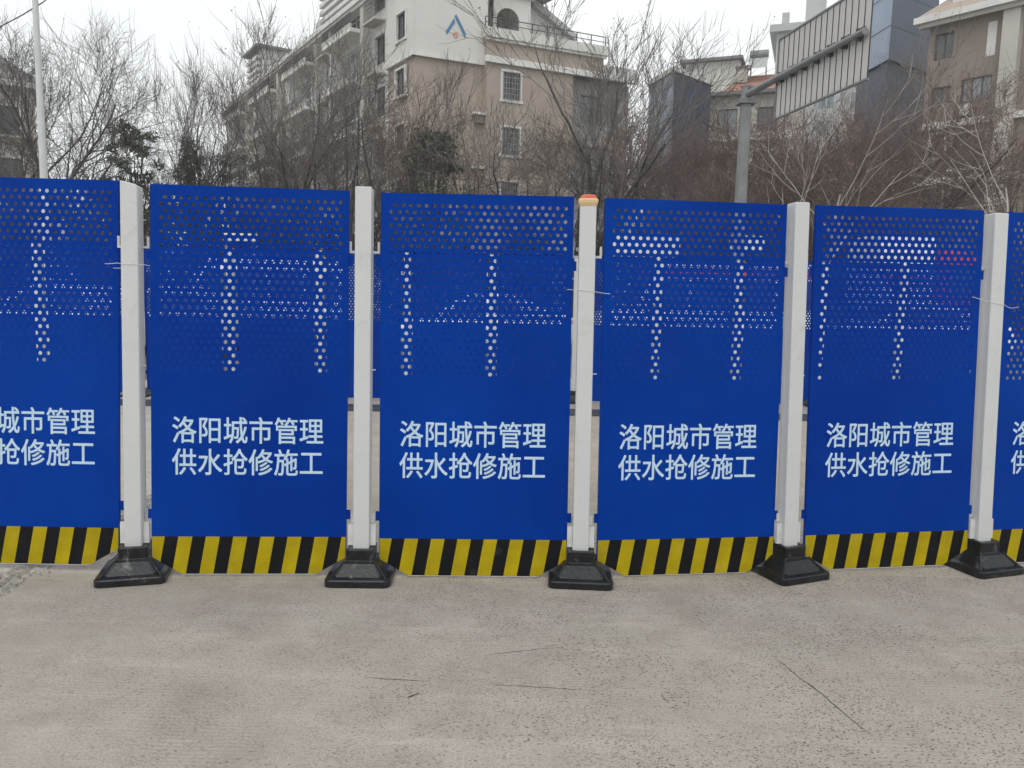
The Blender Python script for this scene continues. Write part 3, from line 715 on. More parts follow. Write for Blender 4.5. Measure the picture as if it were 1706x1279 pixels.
    for k in range(5):
        z0 = zc - 2.45 - 2.9*k; ops.append((ga, ga + 1.5, z0, z0 + 1.6)); ops.append((gb - 1.3, gb, z0, z0 + 1.6))
    b = MB(); G.wall(b, s9, sE, 0, zc, ops, M_GREYW, depth=.2); b.poly([F.pt(s9, 0), F.pt(s9, zc), F.pt(s9, zc, -.7), F.pt(s9, 0, -.7)], M_BROWN)
    b.poly([G.pt(sE, 0), G.pt(sE, zc), G.pt(sE, zc, -9), G.pt(sE, 0, -9)], M_GREYW); b.build('bay_wall', root)
    for o in ops: G.window(root, *o, n=-.16, bars=M_BAR, glass=M_GLASSL, nx=2)
    # ac ledges at the joint
    for v in (192, 281):
        s_, z_ = R.sz(800, v); b = MB(); R.box(b, s_ - .55, s_ + .18, z_ - .05, z_ + .07, .005, .45, M_TRIM); R.box(b, s_ - .4, s_ + .1, z_ - .45, z_ - .053, .05, .3, M_BROWN2); b.build('ledge', root)
    # roof house with the arched porch and the raking cornice
    H = F.off(-1.6); a0, a1 = H.sz(822, 30)[0], H.sz(884, 30)[0]; zf = z9 - .3; zarch = H.sz(850, 14)[1]; ca, ra = (a0 + a1)/2 - .25, (a1 - a0)/2 - .45
    b = MB(); n = 14; top_z = H.sz(850, 4)[1] + .5; zspr = zarch - ra
    arc = [(ca + ra*math.cos(PI - PI*i/n), zspr + ra*math.sin(PI*i/n)) for i in range(n + 1)]
    for i in range(n):
        b.poly([H.pt(*arc[i]), H.pt(*arc[i+1]), H.pt(arc[i+1][0], top_z), H.pt(arc[i][0], top_z)], M_CREAM)
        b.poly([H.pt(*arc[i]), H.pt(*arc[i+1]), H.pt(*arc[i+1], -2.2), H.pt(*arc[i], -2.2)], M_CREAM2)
    for x0, x1 in ((a0, ca - ra), (ca + ra, a1)):
        b.poly([H.pt(x0, zf), H.pt(x1, zf), H.pt(x1, top_z), H.pt(x0, top_z)], M_CREAM)
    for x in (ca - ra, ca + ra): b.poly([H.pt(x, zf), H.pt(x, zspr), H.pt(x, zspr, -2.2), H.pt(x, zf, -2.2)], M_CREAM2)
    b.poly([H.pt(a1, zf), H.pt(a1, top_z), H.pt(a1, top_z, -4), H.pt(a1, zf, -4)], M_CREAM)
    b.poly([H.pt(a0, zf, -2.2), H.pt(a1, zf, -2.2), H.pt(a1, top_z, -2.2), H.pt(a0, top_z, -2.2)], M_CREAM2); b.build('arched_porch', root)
    b = MB(); H.box(b, a0 - .3, a1 + .35, top_z, top_z + .25, -4, .35, M_TRIM); H.box(b, a0 - .15, a1 + .2, top_z - .2, top_z - .003, .005, .2, M_TRIM); H.rail(b, a0 - .2, a1 + .2, top_z + .25, top_z + .9, .1, M_DKFR, .16); b.build('cornice', root)
    K = F.off(-3.2); p = [K.sz(884, 12), K.sz(955, 70)]
    b = MB()
    (xa, za), (xb, zb2) = p
    vs = [K.pt(xa, za, .4), K.pt(xb, zb2, .4), K.pt(xb, zb2 + .35, .4), K.pt(xa, za + .45, .4), K.pt(xa, za, -4), K.pt(xb, zb2, -4), K.pt(xb, zb2 + .35, -4), K.pt(xa, za + .45, -4)]
    b.add(vs, [(0, 1, 2, 3), (4, 7, 6, 5), (3, 2, 6, 7), (0, 4, 5, 1), (1, 5, 6, 2), (0, 3, 7, 4)], M_GREYF)
    b.poly([K.pt(xa, zf), K.pt(xb, zf), K.pt(xb, zb2), K.pt(xa, za)], M_CREAM); b.poly([K.pt(xb, zf), K.pt(xb, zb2), K.pt(xb, zb2, -4), K.pt(xb, zf, -4)], M_CREAM); b.build('gable_roof', root)
    # long balcony front running back to the left
    zE = L.sz(500, 90)[1] - .25; mods = []; s = 3.4
    lens = [(8.2, 2.7), (8.8, 1.5), (9.4, 0.4), (9.4, -0.4)]
    for mi_, (ln, nn_) in enumerate(lens):
        E = L.off(0.0); a0, a1 = s, s + ln
        b = MB()
        ops = []
        for k in range(6):
            z0 = 17.15 - 2.9*k
            ops += [(a0 + .5, a0 + 2.0, z0, z0 + 1.6), (a0 + 3.0, a1 - .6, z0 - .6, z0 + 1.75)]
        E.wall(b, a0, a1, 0, zE, ops, M_CREAM, depth=.3)
        b.build('front_wall', root)
        for k, o in enumerate(ops):
            if k % 2: E.window(root, *o, n=-.26, fr=M_TRIM, nx=4, nz=2, t=.07, glass=M_GLASS if k % 4 == 1 else M_GLASSL)
            else: E.window(root, *o, n=-.26, nx=2, bars=M_BAR if k % 3 == 0 else None)
        b = MB()
        E.box(b, a0 + 2.35, a0 + 2.85, 0, zE - .26, .005, .55, M_CREAM2); b.build('pilaster', root); b = MB(); E.box(b, a1 - .45, a1 - .05, 0, zE - .26, .005, .55, M_TRIM); b.build('pilaster', root)
        for k in range(6):
            z0 = 17.15 - 2.9*k - .75; b = MB(); E.box(b, a0 + 2.86, a1 - .46, z0 - .12, z0 + .10, .005, 1.15, M_TRIM); E.box(b, a0 + 2.86, a1 - .46, z0 + .10, z0 + .34, 1.05, 1.15, M_CREAM2)
            E.rail(b, a0 + 2.9, a1 - .5, z0 + .34, z0 + .95, 1.1, M_BAR if k % 2 else M_DKFR, .2, .02)
            b.build('balcony', root)
        if mi_ in (0, 1):  # caged balconies
            b = MB()
            for k in range(4):
                z0 = 16.5 - 2.9*k
                for i in range(9): E.box(b, a0 + .4 + .2*i, a0 + .425 + .2*i, z0, z0 + 2.2, .62, .645, M_BAR)
                for i in range(10): E.box(b, a0 + .38, a0 + 2.05, z0 + .24*i, z0 + .24*i + .025, .65, .67, M_BAR)
                E.box(b, a0 + .35, a0 + 2.1, z0 - .1, z0 - .003, .005, .7, M_CREAM2)
            b.build('window_cage', root)
        s += ln
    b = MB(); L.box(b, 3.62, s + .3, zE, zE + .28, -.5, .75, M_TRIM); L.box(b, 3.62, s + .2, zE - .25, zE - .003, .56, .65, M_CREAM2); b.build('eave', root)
    b = MB(); b.poly([L.pt(0, zE + .281, .7), L.pt(s, zE + .281, .7), L.pt(s, zE + .5, -9), L.pt(0, zE + .5, -9)], M_ROOFG); b.poly([L.pt(s, 0), L.pt(s, zE), L.pt(s, zE, -9), L.pt(s, 0, -9)], M_CREAM2); b.build('roof', root)
    # louvred roof housings
    for (u0, u1, v1, v0) in ((600, 541, -60, 66), (436, 418, 96, 152)):
        Q = L.off(-.15); a0, a1 = Q.sz(u0, 60)[0], Q.sz(u1, (v1 + v0)/2)[0]; z1 = Q.sz(u1, v1)[1] if v1 > 0 else 25.5; z0 = zE + .3; dp = 3 if v1 < 0 else 7
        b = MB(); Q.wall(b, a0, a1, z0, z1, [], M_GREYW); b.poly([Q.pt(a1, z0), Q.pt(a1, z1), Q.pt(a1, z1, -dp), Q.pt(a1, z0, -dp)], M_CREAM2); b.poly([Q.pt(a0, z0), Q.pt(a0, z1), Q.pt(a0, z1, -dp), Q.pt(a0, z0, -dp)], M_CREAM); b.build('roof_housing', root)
        n = int((z1 - z0 - .3) / .5)
        for i in range(n): lm = MB(); Q.box(lm, a0 + .3, a1 + .12, z0 + .2 + .5*i, z0 + .44 + .5*i, .02, .34, M_TRIM); lm.build('louvre_slat', root)
        b = MB(); Q.box(b, a0 - .3, a1 + .5, z1, z1 + .22, -dp - .3, .55, M_TRIM if v1 < 0 else M_ROOFG); b.build('flat_roof', root)
    finish(root, before)
def finish(root, before):
    """children were written in world coordinates: move them under their empty without shifting them"""
    bpy.context.view_layer.update()
    loc = root.location
    for o in [x for x in C.objects if x not in before and x.parent == root]:
        o.data.transform(Matrix.Translation(-loc))
        for c in o.children: c.data.transform(Matrix.Translation(-loc))
block_A()

# ------------------------------------------------------------------ right hand apartment block
def block_B():
    d = Vector((0.629, -0.777)); p = at(1620, 200, 44.0); F = Facade((p.x, p.y), d)
    if F.n.y > 0: F.n = -F.n
    sL = F.sz(1541, 150)[0]; P0 = F.pt(sL, 0); F = Facade((P0.x, P0.y), d)
    if F.n.y > 0: F.n = -F.n
    root = tag(empty('apartment_building', P0), 'dark brown apartment block with wide windows at the right edge behind the trees', 'building'); before = set(C.objects)
    ze = F.sz(1545, 46)[1]; s2 = F.sz(1662, 200)[0]; s3 = F.sz(1690, 200)[0]; sR = s3 + 12
    def rc(u0, u1, v0, v1):
        um = (u0+u1)/2; a0, a1 = F.sz(u0, (v0+v1)/2)[0], F.sz(u1, (v0+v1)/2)[0]; return (a0, a1, F.sz(um, v1)[1], F.sz(um, v0)[1])
    W1 = rc(1557, 1588, 55, 98); W2 = rc(1601, 1651, 128, 168); W3 = rc(1551, 1582, 145, 172); W4 = rc(1586, 1640, 222, 278); W5 = rc(1549, 1572, 225, 262); W6 = rc(1582, 1640, 312, 343); W7 = rc(1538, 1568, 308, 350)
    W8 = (W2[0], W2[1] + .2, 2.2, 4.2); PL_ = rc(1645, 1660, 36, 92)
    ops = [W1, W2, W3, W4, W5, W6, W7, W8]
    b = MB(); F.wall(b, 0, s2, 0, ze, ops, M_BROWN2, depth=.22); b.build('wall', root)
    b = MB(); ops2 = [(s3 + 1.2 + 4*k, s3 + 3.2 + 4*k, z, z + 1.7) for k in range(2) for z in (1.8, 4.9, 8.0, 11.1, 14.2)]
    F.wall(b, s3, sR, 0, ze, ops2, M_BROWN2, depth=.22); b.poly([F.pt(0, 0), F.pt(0, ze), F.pt(0, ze, -10), F.pt(0, 0, -10)], M_GREYW); b.poly([F.pt(sR, 0), F.pt(sR, ze), F.pt(sR, ze, -10), F.pt(sR, 0, -10)], M_BROWN2); b.build('wall', root)
    for i, o in enumerate(ops):
        F.window(root, *o, n=-.18, nx=3 if i in (1, 3, 5, 7) else 2, surround=M_TRIM if i >= 3 and i != 7 else None, glass=M_GLASSL if i in (1, 7) else M_GLASS, t=.07, sw=.14)
    for o in ops2: F.window(root, *o, n=-.18, nx=3, surround=M_TRIM, t=.06)
    b = MB(); F.box(b, *PL_, .004, .03, M_TRIM); b.build('panel', root)
    b = MB(); F.box(b, s2, s3, 0, ze + .1, -.2, .55, M_CREAM2); b.build('pillar', root)
    b = MB(); F.box(b, -.5, sR + .3, ze, ze + .35, -.4, 1.0, M_TRIM); F.box(b, -.3, sR, ze - .22, ze - .003, .6, .75, M_CREAM2); b.build('eave', root)
    b = MB(); b.poly([F.pt(-.4, ze + .351, .9), F.pt(sR, ze + .351, .9), F.pt(sR, ze + 3.4, -5), F.pt(-.4, ze + 3.4, -5)], M_ROOFT); b.build('roof', root)
    b = MB(); F.box(b, .6, 2.4, ze + .8, ze + 3.2, -3.5, -1.2, M_CREAM); b.build('dormer', root)
    z1 = F.sz(1600, 205)[1]; z2 = F.sz(1600, 300)[1]
    b = MB()
    for z in (z1, z2): F.box(b, -.1, s2 - .01, z - .18, z + .18, .005, .30, M_TRIM); F.box(b, s3 + .01, sR, z - .18, z + .18, .005, .30, M_TRIM)
    b.build('cornice', root)
    a = rc(1602, 1620, 176, 194); b = MB(); F.box(b, a[0], a[1], a[2], a[3], .05, .4, M_CREAM); F.box(b, a[0], a[1], a[2] - .05, a[2] - .003, .005, .42, M_DKFR); b.build('air_conditioner', root)
    finish(root, before)
block_B()

# ------------------------------------------------------------------ dark slate tower, red roofed house, far buildings
def prism(root, name, fp, z0, z1, m, mats=None):
    b = MB(); k = len(fp)
    for i in range(k):
        j = (i+1) % k; b.poly([(*fp[i], z0), (*fp[j], z0), (*fp[j], z1), (*fp[i], z1)], mats[i] if mats else m)
    b.poly([(*p, z1) for p in fp], m); b.poly([(*p, z0) for p in reversed(fp)], m)
    return b.build(name, root)
def xy(u, v, Y): p = at(u, v, Y); return (p.x, p.y)
def block_C():
    p0, p1, p2 = xy(1078, 240, 53.5), xy(1118, 240, 50), xy(1180, 240, 53); p3 = (p0[0] + p2[0] - p1[0], p0[1] + p2[1] - p1[1] + 3)
    O = Vector((*p1, 0)); root = tag(empty('office_tower', O), 'dark slate clad box tower with a paler left face behind the bare trees', 'building'); before = set(C.objects)
    zt = at(1118, 119, 50).z
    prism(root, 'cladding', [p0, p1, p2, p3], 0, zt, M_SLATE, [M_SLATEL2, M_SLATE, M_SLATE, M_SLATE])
    c = Vector((sum(p[0] for p in (p0, p1, p2, p3))/4, sum(p[1] for p in (p0, p1, p2, p3))/4))
    prism(root, 'roof_slab', [tuple(c + (Vector(p) - c) * 1.06) for p in (p0, p1, p2, p3)], zt + .003, zt + .3, M_TRIM)
    finish(root, before)
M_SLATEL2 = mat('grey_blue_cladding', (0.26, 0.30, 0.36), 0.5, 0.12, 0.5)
block_C()
def block_D():
    F = Facade(xy(1178, 200, 55), (0.93, -0.36)); 
    if F.n.y > 0: F.n = -F.n
    root = tag(empty('apartment_house', (F.P.x, F.P.y, 0)), 'weathered beige house with a red tiled roof and a rooftop water heater', 'building'); before = set(C.objects)
    sE = F.sz(1340, 150)[0]; ze = F.sz(1190, 163)[1]; ops = []
    for k in range(5):
        for a in np.arange(.7, sE - 1.6, 2.6): ops.append((a, a + 1.3, ze - 2.4 - 2.9*k, ze - .8 - 2.9*k))
    b = MB(); F.wall(b, 0, sE, 0, ze, ops, M_CREAM2, depth=.2); b.poly([F.pt(0, 0), F.pt(0, ze), F.pt(0, ze, -8), F.pt(0, 0, -8)], M_CREAM2); b.poly([F.pt(sE, 0), F.pt(sE, ze), F.pt(sE, ze, -8), F.pt(sE, 0, -8)], M_CREAM2); b.build('wall', root)
    for i, o in enumerate(ops): F.window(root, *o, n=-.16, fr=M_DKFR, glass=M_GLASSL if i % 3 == 0 else M_GLASS, nx=2)
    b = MB(); F.box(b, -.2, sE + .2, ze, ze + .22, -.3, .7, M_ROOFG)
    for k in range(1, 5): F.box(b, 0, sE, ze - 2.9*k - .1, ze - 2.9*k + .1, .004, .35, M_TRIM)
    b.build('eave', root)
    # shallow red roof, set back behind the eave
    a0, a1 = F.sz(1196, 150)[0], sE; b = MB()
    n0, n1 = -.4, -4.6; z0, z1 = ze + .25, ze + 2.5
    b.poly([F.pt(a0, z0, n0), F.pt(a1, z0, n0), F.pt(a1, z1, n1), F.pt(a0 + 1.2, z1, n1)], M_ROOFR); b.poly([F.pt(a0, z0, n0), F.pt(a0 + 1.2, z1, n1), F.pt(a0, z0, n1)], M_CREAM)
    for i in range(7):
        n_ = n0 + (n1 - n0) * i / 7; z_ = z0 + (z1 - z0) * i / 7; F.box(b, a0 + .17*i, a1, z_ + .02, z_ + .10, n_ - .12, n_, M_ROOFR)
    b.build('red_roof', root)
    H = F.off(-3.4); h0, h1 = H.sz(1142, 130)[0], H.sz(1180, 130)[0]; hz = H.sz(1180, 104)[1]; h2 = H.sz(1232, 130)[0]
    b = MB(); H.box(b, h0, h2, ze - 2, hz, -4, 0, M_CREAM); b.build('penthouse', root)
    b = MB(); H.box(b, h0 - .4, h2 + .2, hz + .003, hz + .2, -4.4, .5, M_ROOFG); H.box(b, h0 + .3, h0 + 1.3, hz - 1.2, hz - .8, .003, .05, M_GREYW); b.build('flat_roof', root)
    c = F.off(-2.6); ca, cz = c.sz(1237, 120); b = MB(); c.box(b, ca - .35, ca + .35, cz - .7, cz + .3, -.6, 0, M_CREAM2); c.box(b, ca - .5, ca + .5, cz + .303, cz + .42, -.75, .15, M_ROOFG); b.build('chimney', root)
    # solar water heater
    w = F.off(-3.4); w0, wz0 = w.sz(1250, 92); w1 = w.sz(1281, 82)[0]; b = MB()
    P0, P1 = w.pt(w0, wz0), w.pt(w1, wz0); b.tube([P0, P1], .30, M_STEEL, 12); b2 = b.build('water_heater', root)
    b = MB(); b.poly([w.pt(w0, wz0 - .2, .1), w.pt(w1, wz0 - .2, .1), w.pt(w1, wz0 - 1.2, 1.1), w.pt(w0, wz0 - 1.2, 1.1)], M_GREYF)
    for s_ in (w0 + .1, w1 - .1): w.box(b, s_ - .04, s_ + .04, ze, wz0 - .28, -.05, .05, M_STEEL)
    b.build('collector', root)
    finish(root, before)
block_D()
def block_E():
    Y = 52; p0, p1, p2 = xy(1432, 60, 54), xy(1483, 60, 50), xy(1560, 60, 53); p3 = (p0[0] + p2[0] - p1[0], p0[1] + p2[1] - p1[1] + 2)
    root = tag(empty('office_building', (*p1, 0)), 'blue glass fronted box tower jutting out high between the sign and the brown block', 'building'); before = set(C.objects)
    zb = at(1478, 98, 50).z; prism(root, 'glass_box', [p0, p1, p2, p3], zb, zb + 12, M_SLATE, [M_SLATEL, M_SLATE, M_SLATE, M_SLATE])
    c = Vector(p1) * .3 + Vector(p3) * .7
    q = [tuple(Vector(p) * .97 + c * .03 + Vector((0.1, 0.3))) for p in (p0, p1, p2, p3)]
    prism(root, 'lower_body', q, 0, zb - .003, M_SLATE)
    for k in range(1, 6):
        f = k / 6.0; A, B = Vector(p0).lerp(Vector(p1), 0), Vector(p1); b = MB()
        for e0, e1 in ((Vector(p0), Vector(p1)), (Vector(p1), Vector(p2))):
            n = (e1 - e0).orthogonal().normalized(); n = n if n.y < 0 else -n; z = zb + 2.0*k
            a_, b_ = e0 + n*.02, e1 + n*.02; b.add([(*a_, z), (*b_, z), (*b_, z + .06), (*a_, z + .06)], [(0, 1, 2, 3)], M_DKFR)
        b.build('joint', root)
    finish(root, before)
block_E()
def block_F():   # far grey block behind the sign
    root = tag(empty('tower_block', (*xy(1290, 100, 95), 0)), 'hazy grey tower block far behind the road sign', 'building'); before = set(C.objects)
    F = Facade(xy(1292, 100, 95), (0.93, -0.36)); 
    if F.n.y > 0: F.n = -F.n
    zt = F.sz(1300, 55)[1]; ops = []
    for k in range(9):
        for a in (1.5, 5, 8.5, 12, 15.5, 19): ops.append((a, a + 1.8, zt - 3 - 3*k, zt - 1.3 - 3*k))
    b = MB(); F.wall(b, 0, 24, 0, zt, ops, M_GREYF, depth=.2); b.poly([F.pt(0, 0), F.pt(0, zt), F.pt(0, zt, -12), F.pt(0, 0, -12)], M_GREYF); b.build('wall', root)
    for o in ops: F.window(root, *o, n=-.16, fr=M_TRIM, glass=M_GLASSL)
    b = MB(); F.box(b, -.8, 24, zt, zt + .8, -12, .8, M_GREYF); F.box(b, 3.0, 5.2, zt + .8, zt + 5.5, -5, -1, M_GREYF); F.box(b, .4, 1.2, zt + .8, zt + 2.6, -2, -1, M_GREYF); b.build('roof', root)
    finish(root, before)
block_F()
def block_G():   # far left
    F = Facade(xy(62, 250, 46), (-0.80, -0.60))
    if F.n.y > 0: F.n = -F.n
    root = tag(empty('apartment_building', (F.P.x, F.P.y, 0)), 'beige and brown apartment block at the left edge behind the big bare tree', 'building'); before = set(C.objects)
    zt = at(40, 152, 46).z; ops = []
    for k in range(4):
        for a in (.8, 3.8, 6.8, 9.8): ops.append((a, a + 1.5, zt - 2.6 - 2.9*k, zt - 1.0 - 2.9*k))
    b = MB(); F.wall(b, 0, 13, 0, zt, ops, M_CREAM2, depth=.2); b.poly([F.pt(0, 0), F.pt(0, zt), F.pt(0, zt, -9), F.pt(0, 0, -9)], M_BROWN2); b.build('wall', root)
    for o in ops: F.window(root, *o, n=-.16, surround=M_TRIM)
    b = MB(); F.box(b, -.5, 13.4, zt, zt + .3, -9, .8, M_TRIM)
    for k in range(1, 4): F.box(b, 0, 13, zt - 2.9*k - .15, zt - 2.9*k + .15, .004, .3, M_BROWN2)
    b.build('eave', root)
    b = MB(); b.poly([F.pt(-.5, zt + .301, .8), F.pt(13.4, zt + .301, .8), F.pt(11, zt + 3.2, -4.5), F.pt(2.0, zt + 3.2, -4.5)], M_ROOFG); b.poly([F.pt(-.5, zt + .301, .8), F.pt(2.0, zt + 3.2, -4.5), F.pt(-.5, zt + .3, -9)], M_ROOFG); b.build('roof', root)
    finish(root, before)
block_G()
# gate house between the fences' gap and the trees
gx = at(972, 400, 31.5)
root = tag(empty('gate_house', (gx.x, 31.5, 0.1)), 'small white gate house with a toothed roof edge behind the red capped post', 'hut')
b = MB(); b.box(-1.1, 1.3, 0, 2.2, 0, 3.1, M_TRIM); b.build('wall', root)
b = MB(); b.box(-1.5, 1.7, -.4, 2.6, 3.103, 3.35, M_GREYF); b.ring([[(-1.5, -.4, 3.353), (1.7, -.4, 3.353), (1.7, 2.6, 3.353), (-1.5, 2.6, 3.353)], [(-.3, .8, 4.4), (.5, .8, 4.4), (.5, 1.4, 4.4), (-.3, 1.4, 4.4)]], M_GREYF); 
for i in range(14): b.box(-1.5 + i*.235, -1.38 + i*.235, -.46, -.403, 3.05, 3.2, M_TRIM)
b.build('roof', root)
b = MB(); b.box(-.8, 1.0, -.03, -.003, 1.0, 2.5, M_DKFR); w = b.build('window', root)
b = MB()
for i in range(3): b.box(-.75 + i*.6, -.22 + i*.6, -.045, -.031, 1.06, 2.44, M_GLASSL)
b.build('pane', w)

# ------------------------------------------------------------------ trees
class Tree:
    def __init__(s, seed): s.r = np.random.RandomState(seed); s.tr = []; s.tw = []; s.tips = []
    def grow(s, p, d, length, r0, level, maxl, up=0.35, spread=0.6, wig=0.12, kids_=(4, 7, 6, 4), taper=0.35):
        R = s.r; n = max(3, int(5 + 2 * (maxl - level))) if level < maxl else 3
        pts, rad = [p.copy()], [r0]; step = length / n; d = d / np.linalg.norm(d)
        for i in range(n):
            d = d + R.normal(0, wig * (.35, .6, 1, 1, 1, 1)[level], 3) + np.array([0, 0, up * step / max(length, .3)]); d /= np.linalg.norm(d)
            p = p + d * step; pts.append(p.copy()); rad.append(r0 * (1 - (1 - taper) * (i+1)/n))
        (s.tr if level <= 1 else s.tw).append((np.array(pts), np.array(rad), 6 if level == 0 else (5 if level == 1 else 3)))
        if level >= maxl: s.tips.append((pts[-1], d)); s.tips.append((pts[-2], d)); return
        k = kids_[min(level, len(kids_)-1)]
        for j in range(k):
            t = (0.32 if level else s.fork) + (1 - (0.32 if level else s.fork)) * (j + R.rand() * .8) / k; t = min(t, .98)
            f = t * n; i = int(f); q = pts[i] + (pts[min(i+1, n)] - pts[i]) * (f - i)
            dd = pts[min(i+1, n)] - pts[i]; dd /= np.linalg.norm(dd)
            ax = R.normal(0, 1, 3); ax -= dd * ax.dot(dd); ax /= np.linalg.norm(ax)
            if level == 0:
                a = s.ph + j * 2.4; ax = np.array([math.cos(a), math.sin(a), 0.0])
            an = spread * R.uniform(.65, 1.25); nd = dd * math.cos(an) + ax * math.sin(an)
            rr = (r0 * (1 - (1 - taper) * t)) * R.uniform(.5, .72)
            L_ = length * (R.uniform(.55, .85) if level else s.limb * R.uniform(.8, 1.1)) * (1.12 - .5 * t * (level > 0))
            s.grow(q, nd, L_, max(rr, s.rmin), level + 1, maxl, up, spread, wig, kids_, .3)
        if level < maxl: pass
def tubes_mesh(name, chains, mats, idx=0):
    V, F = [], []; b = 0
    for pts, rad, n in chains:
        k = len(pts); d = np.gradient(pts, axis=0); d /= np.linalg.norm(d, axis=1)[:, None] + 1e-9
        ref = np.array([1.0, 0, 0]) if abs(d[0][0]) < .8 else np.array([0, 1.0, 0])
        a = np.cross(d, ref); a /= np.linalg.norm(a, axis=1)[:, None] + 1e-9; c = np.cross(d, a)
        an = np.arange(n) * 2 * PI / n
        ring = pts[:, None, :] + rad[:, None, None] * (a[:, None, :] * np.cos(an)[None, :, None] + c[:, None, :] * np.sin(an)[None, :, None])
        V.append(ring.reshape(-1, 3))
        i, j = np.meshgrid(np.arange(k-1), np.arange(n), indexing='ij'); j2 = (j+1) % n
        F.append((np.stack([i*n+j, i*n+j2, (i+1)*n+j2, (i+1)*n+j], -1).reshape(-1, 4) + b)); b += k * n
    return np.concatenate(V), np.concatenate(F)
def np_mesh(name, V, F, mats, mi=None, smooth=True):
    me = bpy.data.meshes.new(name); k = F.shape[1]
    me.vertices.add(len(V)); me.vertices.foreach_set('co', V.astype(np.float32).ravel())
    me.loops.add(F.size); me.loops.foreach_set('vertex_index', F.astype(np.int32).ravel())
    me.polygons.add(len(F)); me.polygons.foreach_set('loop_start', np.arange(len(F), dtype=np.int32) * k)
    me.polygons.foreach_set('loop_total', np.full(len(F), k, dtype=np.int32))
    for m in mats: me.materials.append(m)
    if mi is not None: me.polygons.foreach_set('material_index', mi.astype(np.int32))
    me.polygons.foreach_set('use_smooth', [smooth] * len(F)); me.update(calc_edges=True); me.validate(); return me
def leaf_quads(P, size, R, flat=0.3):
    n = len(P); a = R.normal(0, 1, (n, 3)); a /= np.linalg.norm(a, axis=1)[:, None]
    b = R.normal(0, 1, (n, 3)); b -= a * (a * b).sum(1)[:, None]; b /= np.linalg.norm(b, axis=1)[:, None]
    s = (size * R.uniform(.5, 1.3, n))[:, None]
    V = np.stack([P - a*s, P + b*s*.45, P + a*s, P - b*s*.45], 1).reshape(-1, 3)
    return V, np.arange(4*n).reshape(-1, 4)
def bare_tree_meshes(seed, h=9.0, r=0.13, fork=0.22, limb=0.75, spread=0.5, up=0.35, kids_=(5, 8, 6, 4), maxl=4, bark=None, twig=None, rmin=0.009, leaves=0, wig=.1, leaf_size=.05):
    t = Tree(seed); t.fork, t.limb, t.rmin, t.ph = fork, limb, rmin, seed * 1.3
    t.grow(np.zeros(3), np.array([0.03 * math.sin(seed), .03 * math.cos(seed), 1.0]), h * .58, r, 0, maxl, up, spread, wig, kids_)
    V, F = tubes_mesh('t', t.tr, None); m1 = np_mesh('trunk', V, F, [bark or M_BARK])
    V, F = tubes_mesh('c', t.tw, None); mi = np.zeros(len(F)); mats = [twig or M_TWIG]
    if leaves:
        tp = np.array([x[0] for x in t.tips]); R = np.random.RandomState(seed); pk = R.randint(0, len(tp), leaves)
        LV, LF = leaf_quads(tp[pk] + R.normal(0, .07, (leaves, 3)), leaf_size, R); F = np.concatenate([F, LF + len(V)]); V = np.concatenate([V, LV]); mats.append(M_DRY)
        mi = np.concatenate([mi, np.ones(leaves)])
    m2 = np_mesh('crown', V, F, mats, mi)
    hh = max(float(V[:, 2].max()), 1.0)
    return m1, m2, hh
M_TWIGD = mat('twig_dark', (0.125, 0.110, 0.101), 0.9, 0.3, 2)
TK = {
 'big':   bare_tree_meshes(3, 11, .25, .10, .74, .78, .34, (10, 13, 7, 5), 4, leaves=300, rmin=.0085, wig=.11, twig=M_TWIGD, leaf_size=.03),
 'up1':   bare_tree_meshes(11, 9, .15, .14, .74, .42, .45, (4, 7, 6, 4), 4, leaves=320, rmin=.0085, wig=.14, leaf_size=.032),
 'up2':   bare_tree_meshes(23, 9, .14, .12, .76, .46, .40, (4, 7, 6, 4), 4, leaves=260, rmin=.0085, wig=.13, leaf_size=.032, twig=M_TWIGD),
 'wide':  bare_tree_meshes(31, 8, .15, .20, .82, .68, .30, (6, 7, 6, 4), 4, leaves=500, rmin=.0085, wig=.15, leaf_size=.032),
 'red':   bare_tree_meshes(41, 6, .10, .12, .86, .60, .30, (6, 8, 7, 5), 4, bark=M_BARK2, twig=M_TWIG2, leaves=900, rmin=.0075, wig=.15, leaf_size=.035),
 'red2':  bare_tree_meshes(47, 6, .11, .14, .84, .66, .22, (6, 8, 8, 4), 4, bark=M_BARK2, twig=M_TWIG2, leaves=900, rmin=.0075, wig=.18, leaf_size=.035),
 'thin':  bare_tree_meshes(53, 8, .07, .15, .7, .40, .45, (5, 6, 4), 3, rmin=.0085, leaves=120, wig=.14, leaf_size=.035),
 'pale':  bare_tree_meshes(61, 6, .042, .28, .60, .62, .28, (4, 3, 2), 3, bark=M_BARKP, twig=M_BARKP, rmin=.007, wig=.08),
}
PROTO = {}
def plant(kind, u, Y, vtop, label, cat='tree', lean=(0, 0), rot=None, wid=1.0, group='bare trees behind the street', name='bare_tree', dz=0.0):
    m1, m2, hh = TK[kind]; p = at(u, 300, Y); zt = at(u, vtop, Y).z; sc = (zt - .1) / hh
    root = empty(name, (p.x, Y, .1 + dz)); root.scale = (sc*wid, sc*wid, sc); root.rotation_euler = (lean[0], lean[1], rot if rot is not None else random.uniform(0, 6.28))
    link('trunk', m1, root); link('crown', m2, root); tag(root, label, cat, group); return root
plant('big', 78, 27, -10, 'tall spreading bare tree behind the lamp post, the largest at the left', wid=.95, rot=.5)
plant('up2', 30, 31, 90, 'bare tree with a thin dark trunk at the left edge, left of the lamp post', wid=.8)
plant('up1', -60, 29, 20, 'bare tree whose branches enter from the left edge of the view')
plant('thin', 172, 32, 165, 'low sparse bare tree between the lamp post and the dark round shrub')
plant('up2', 262, 28, 78, 'bare tree leaning left above the dark leafy shrub', wid=.7)
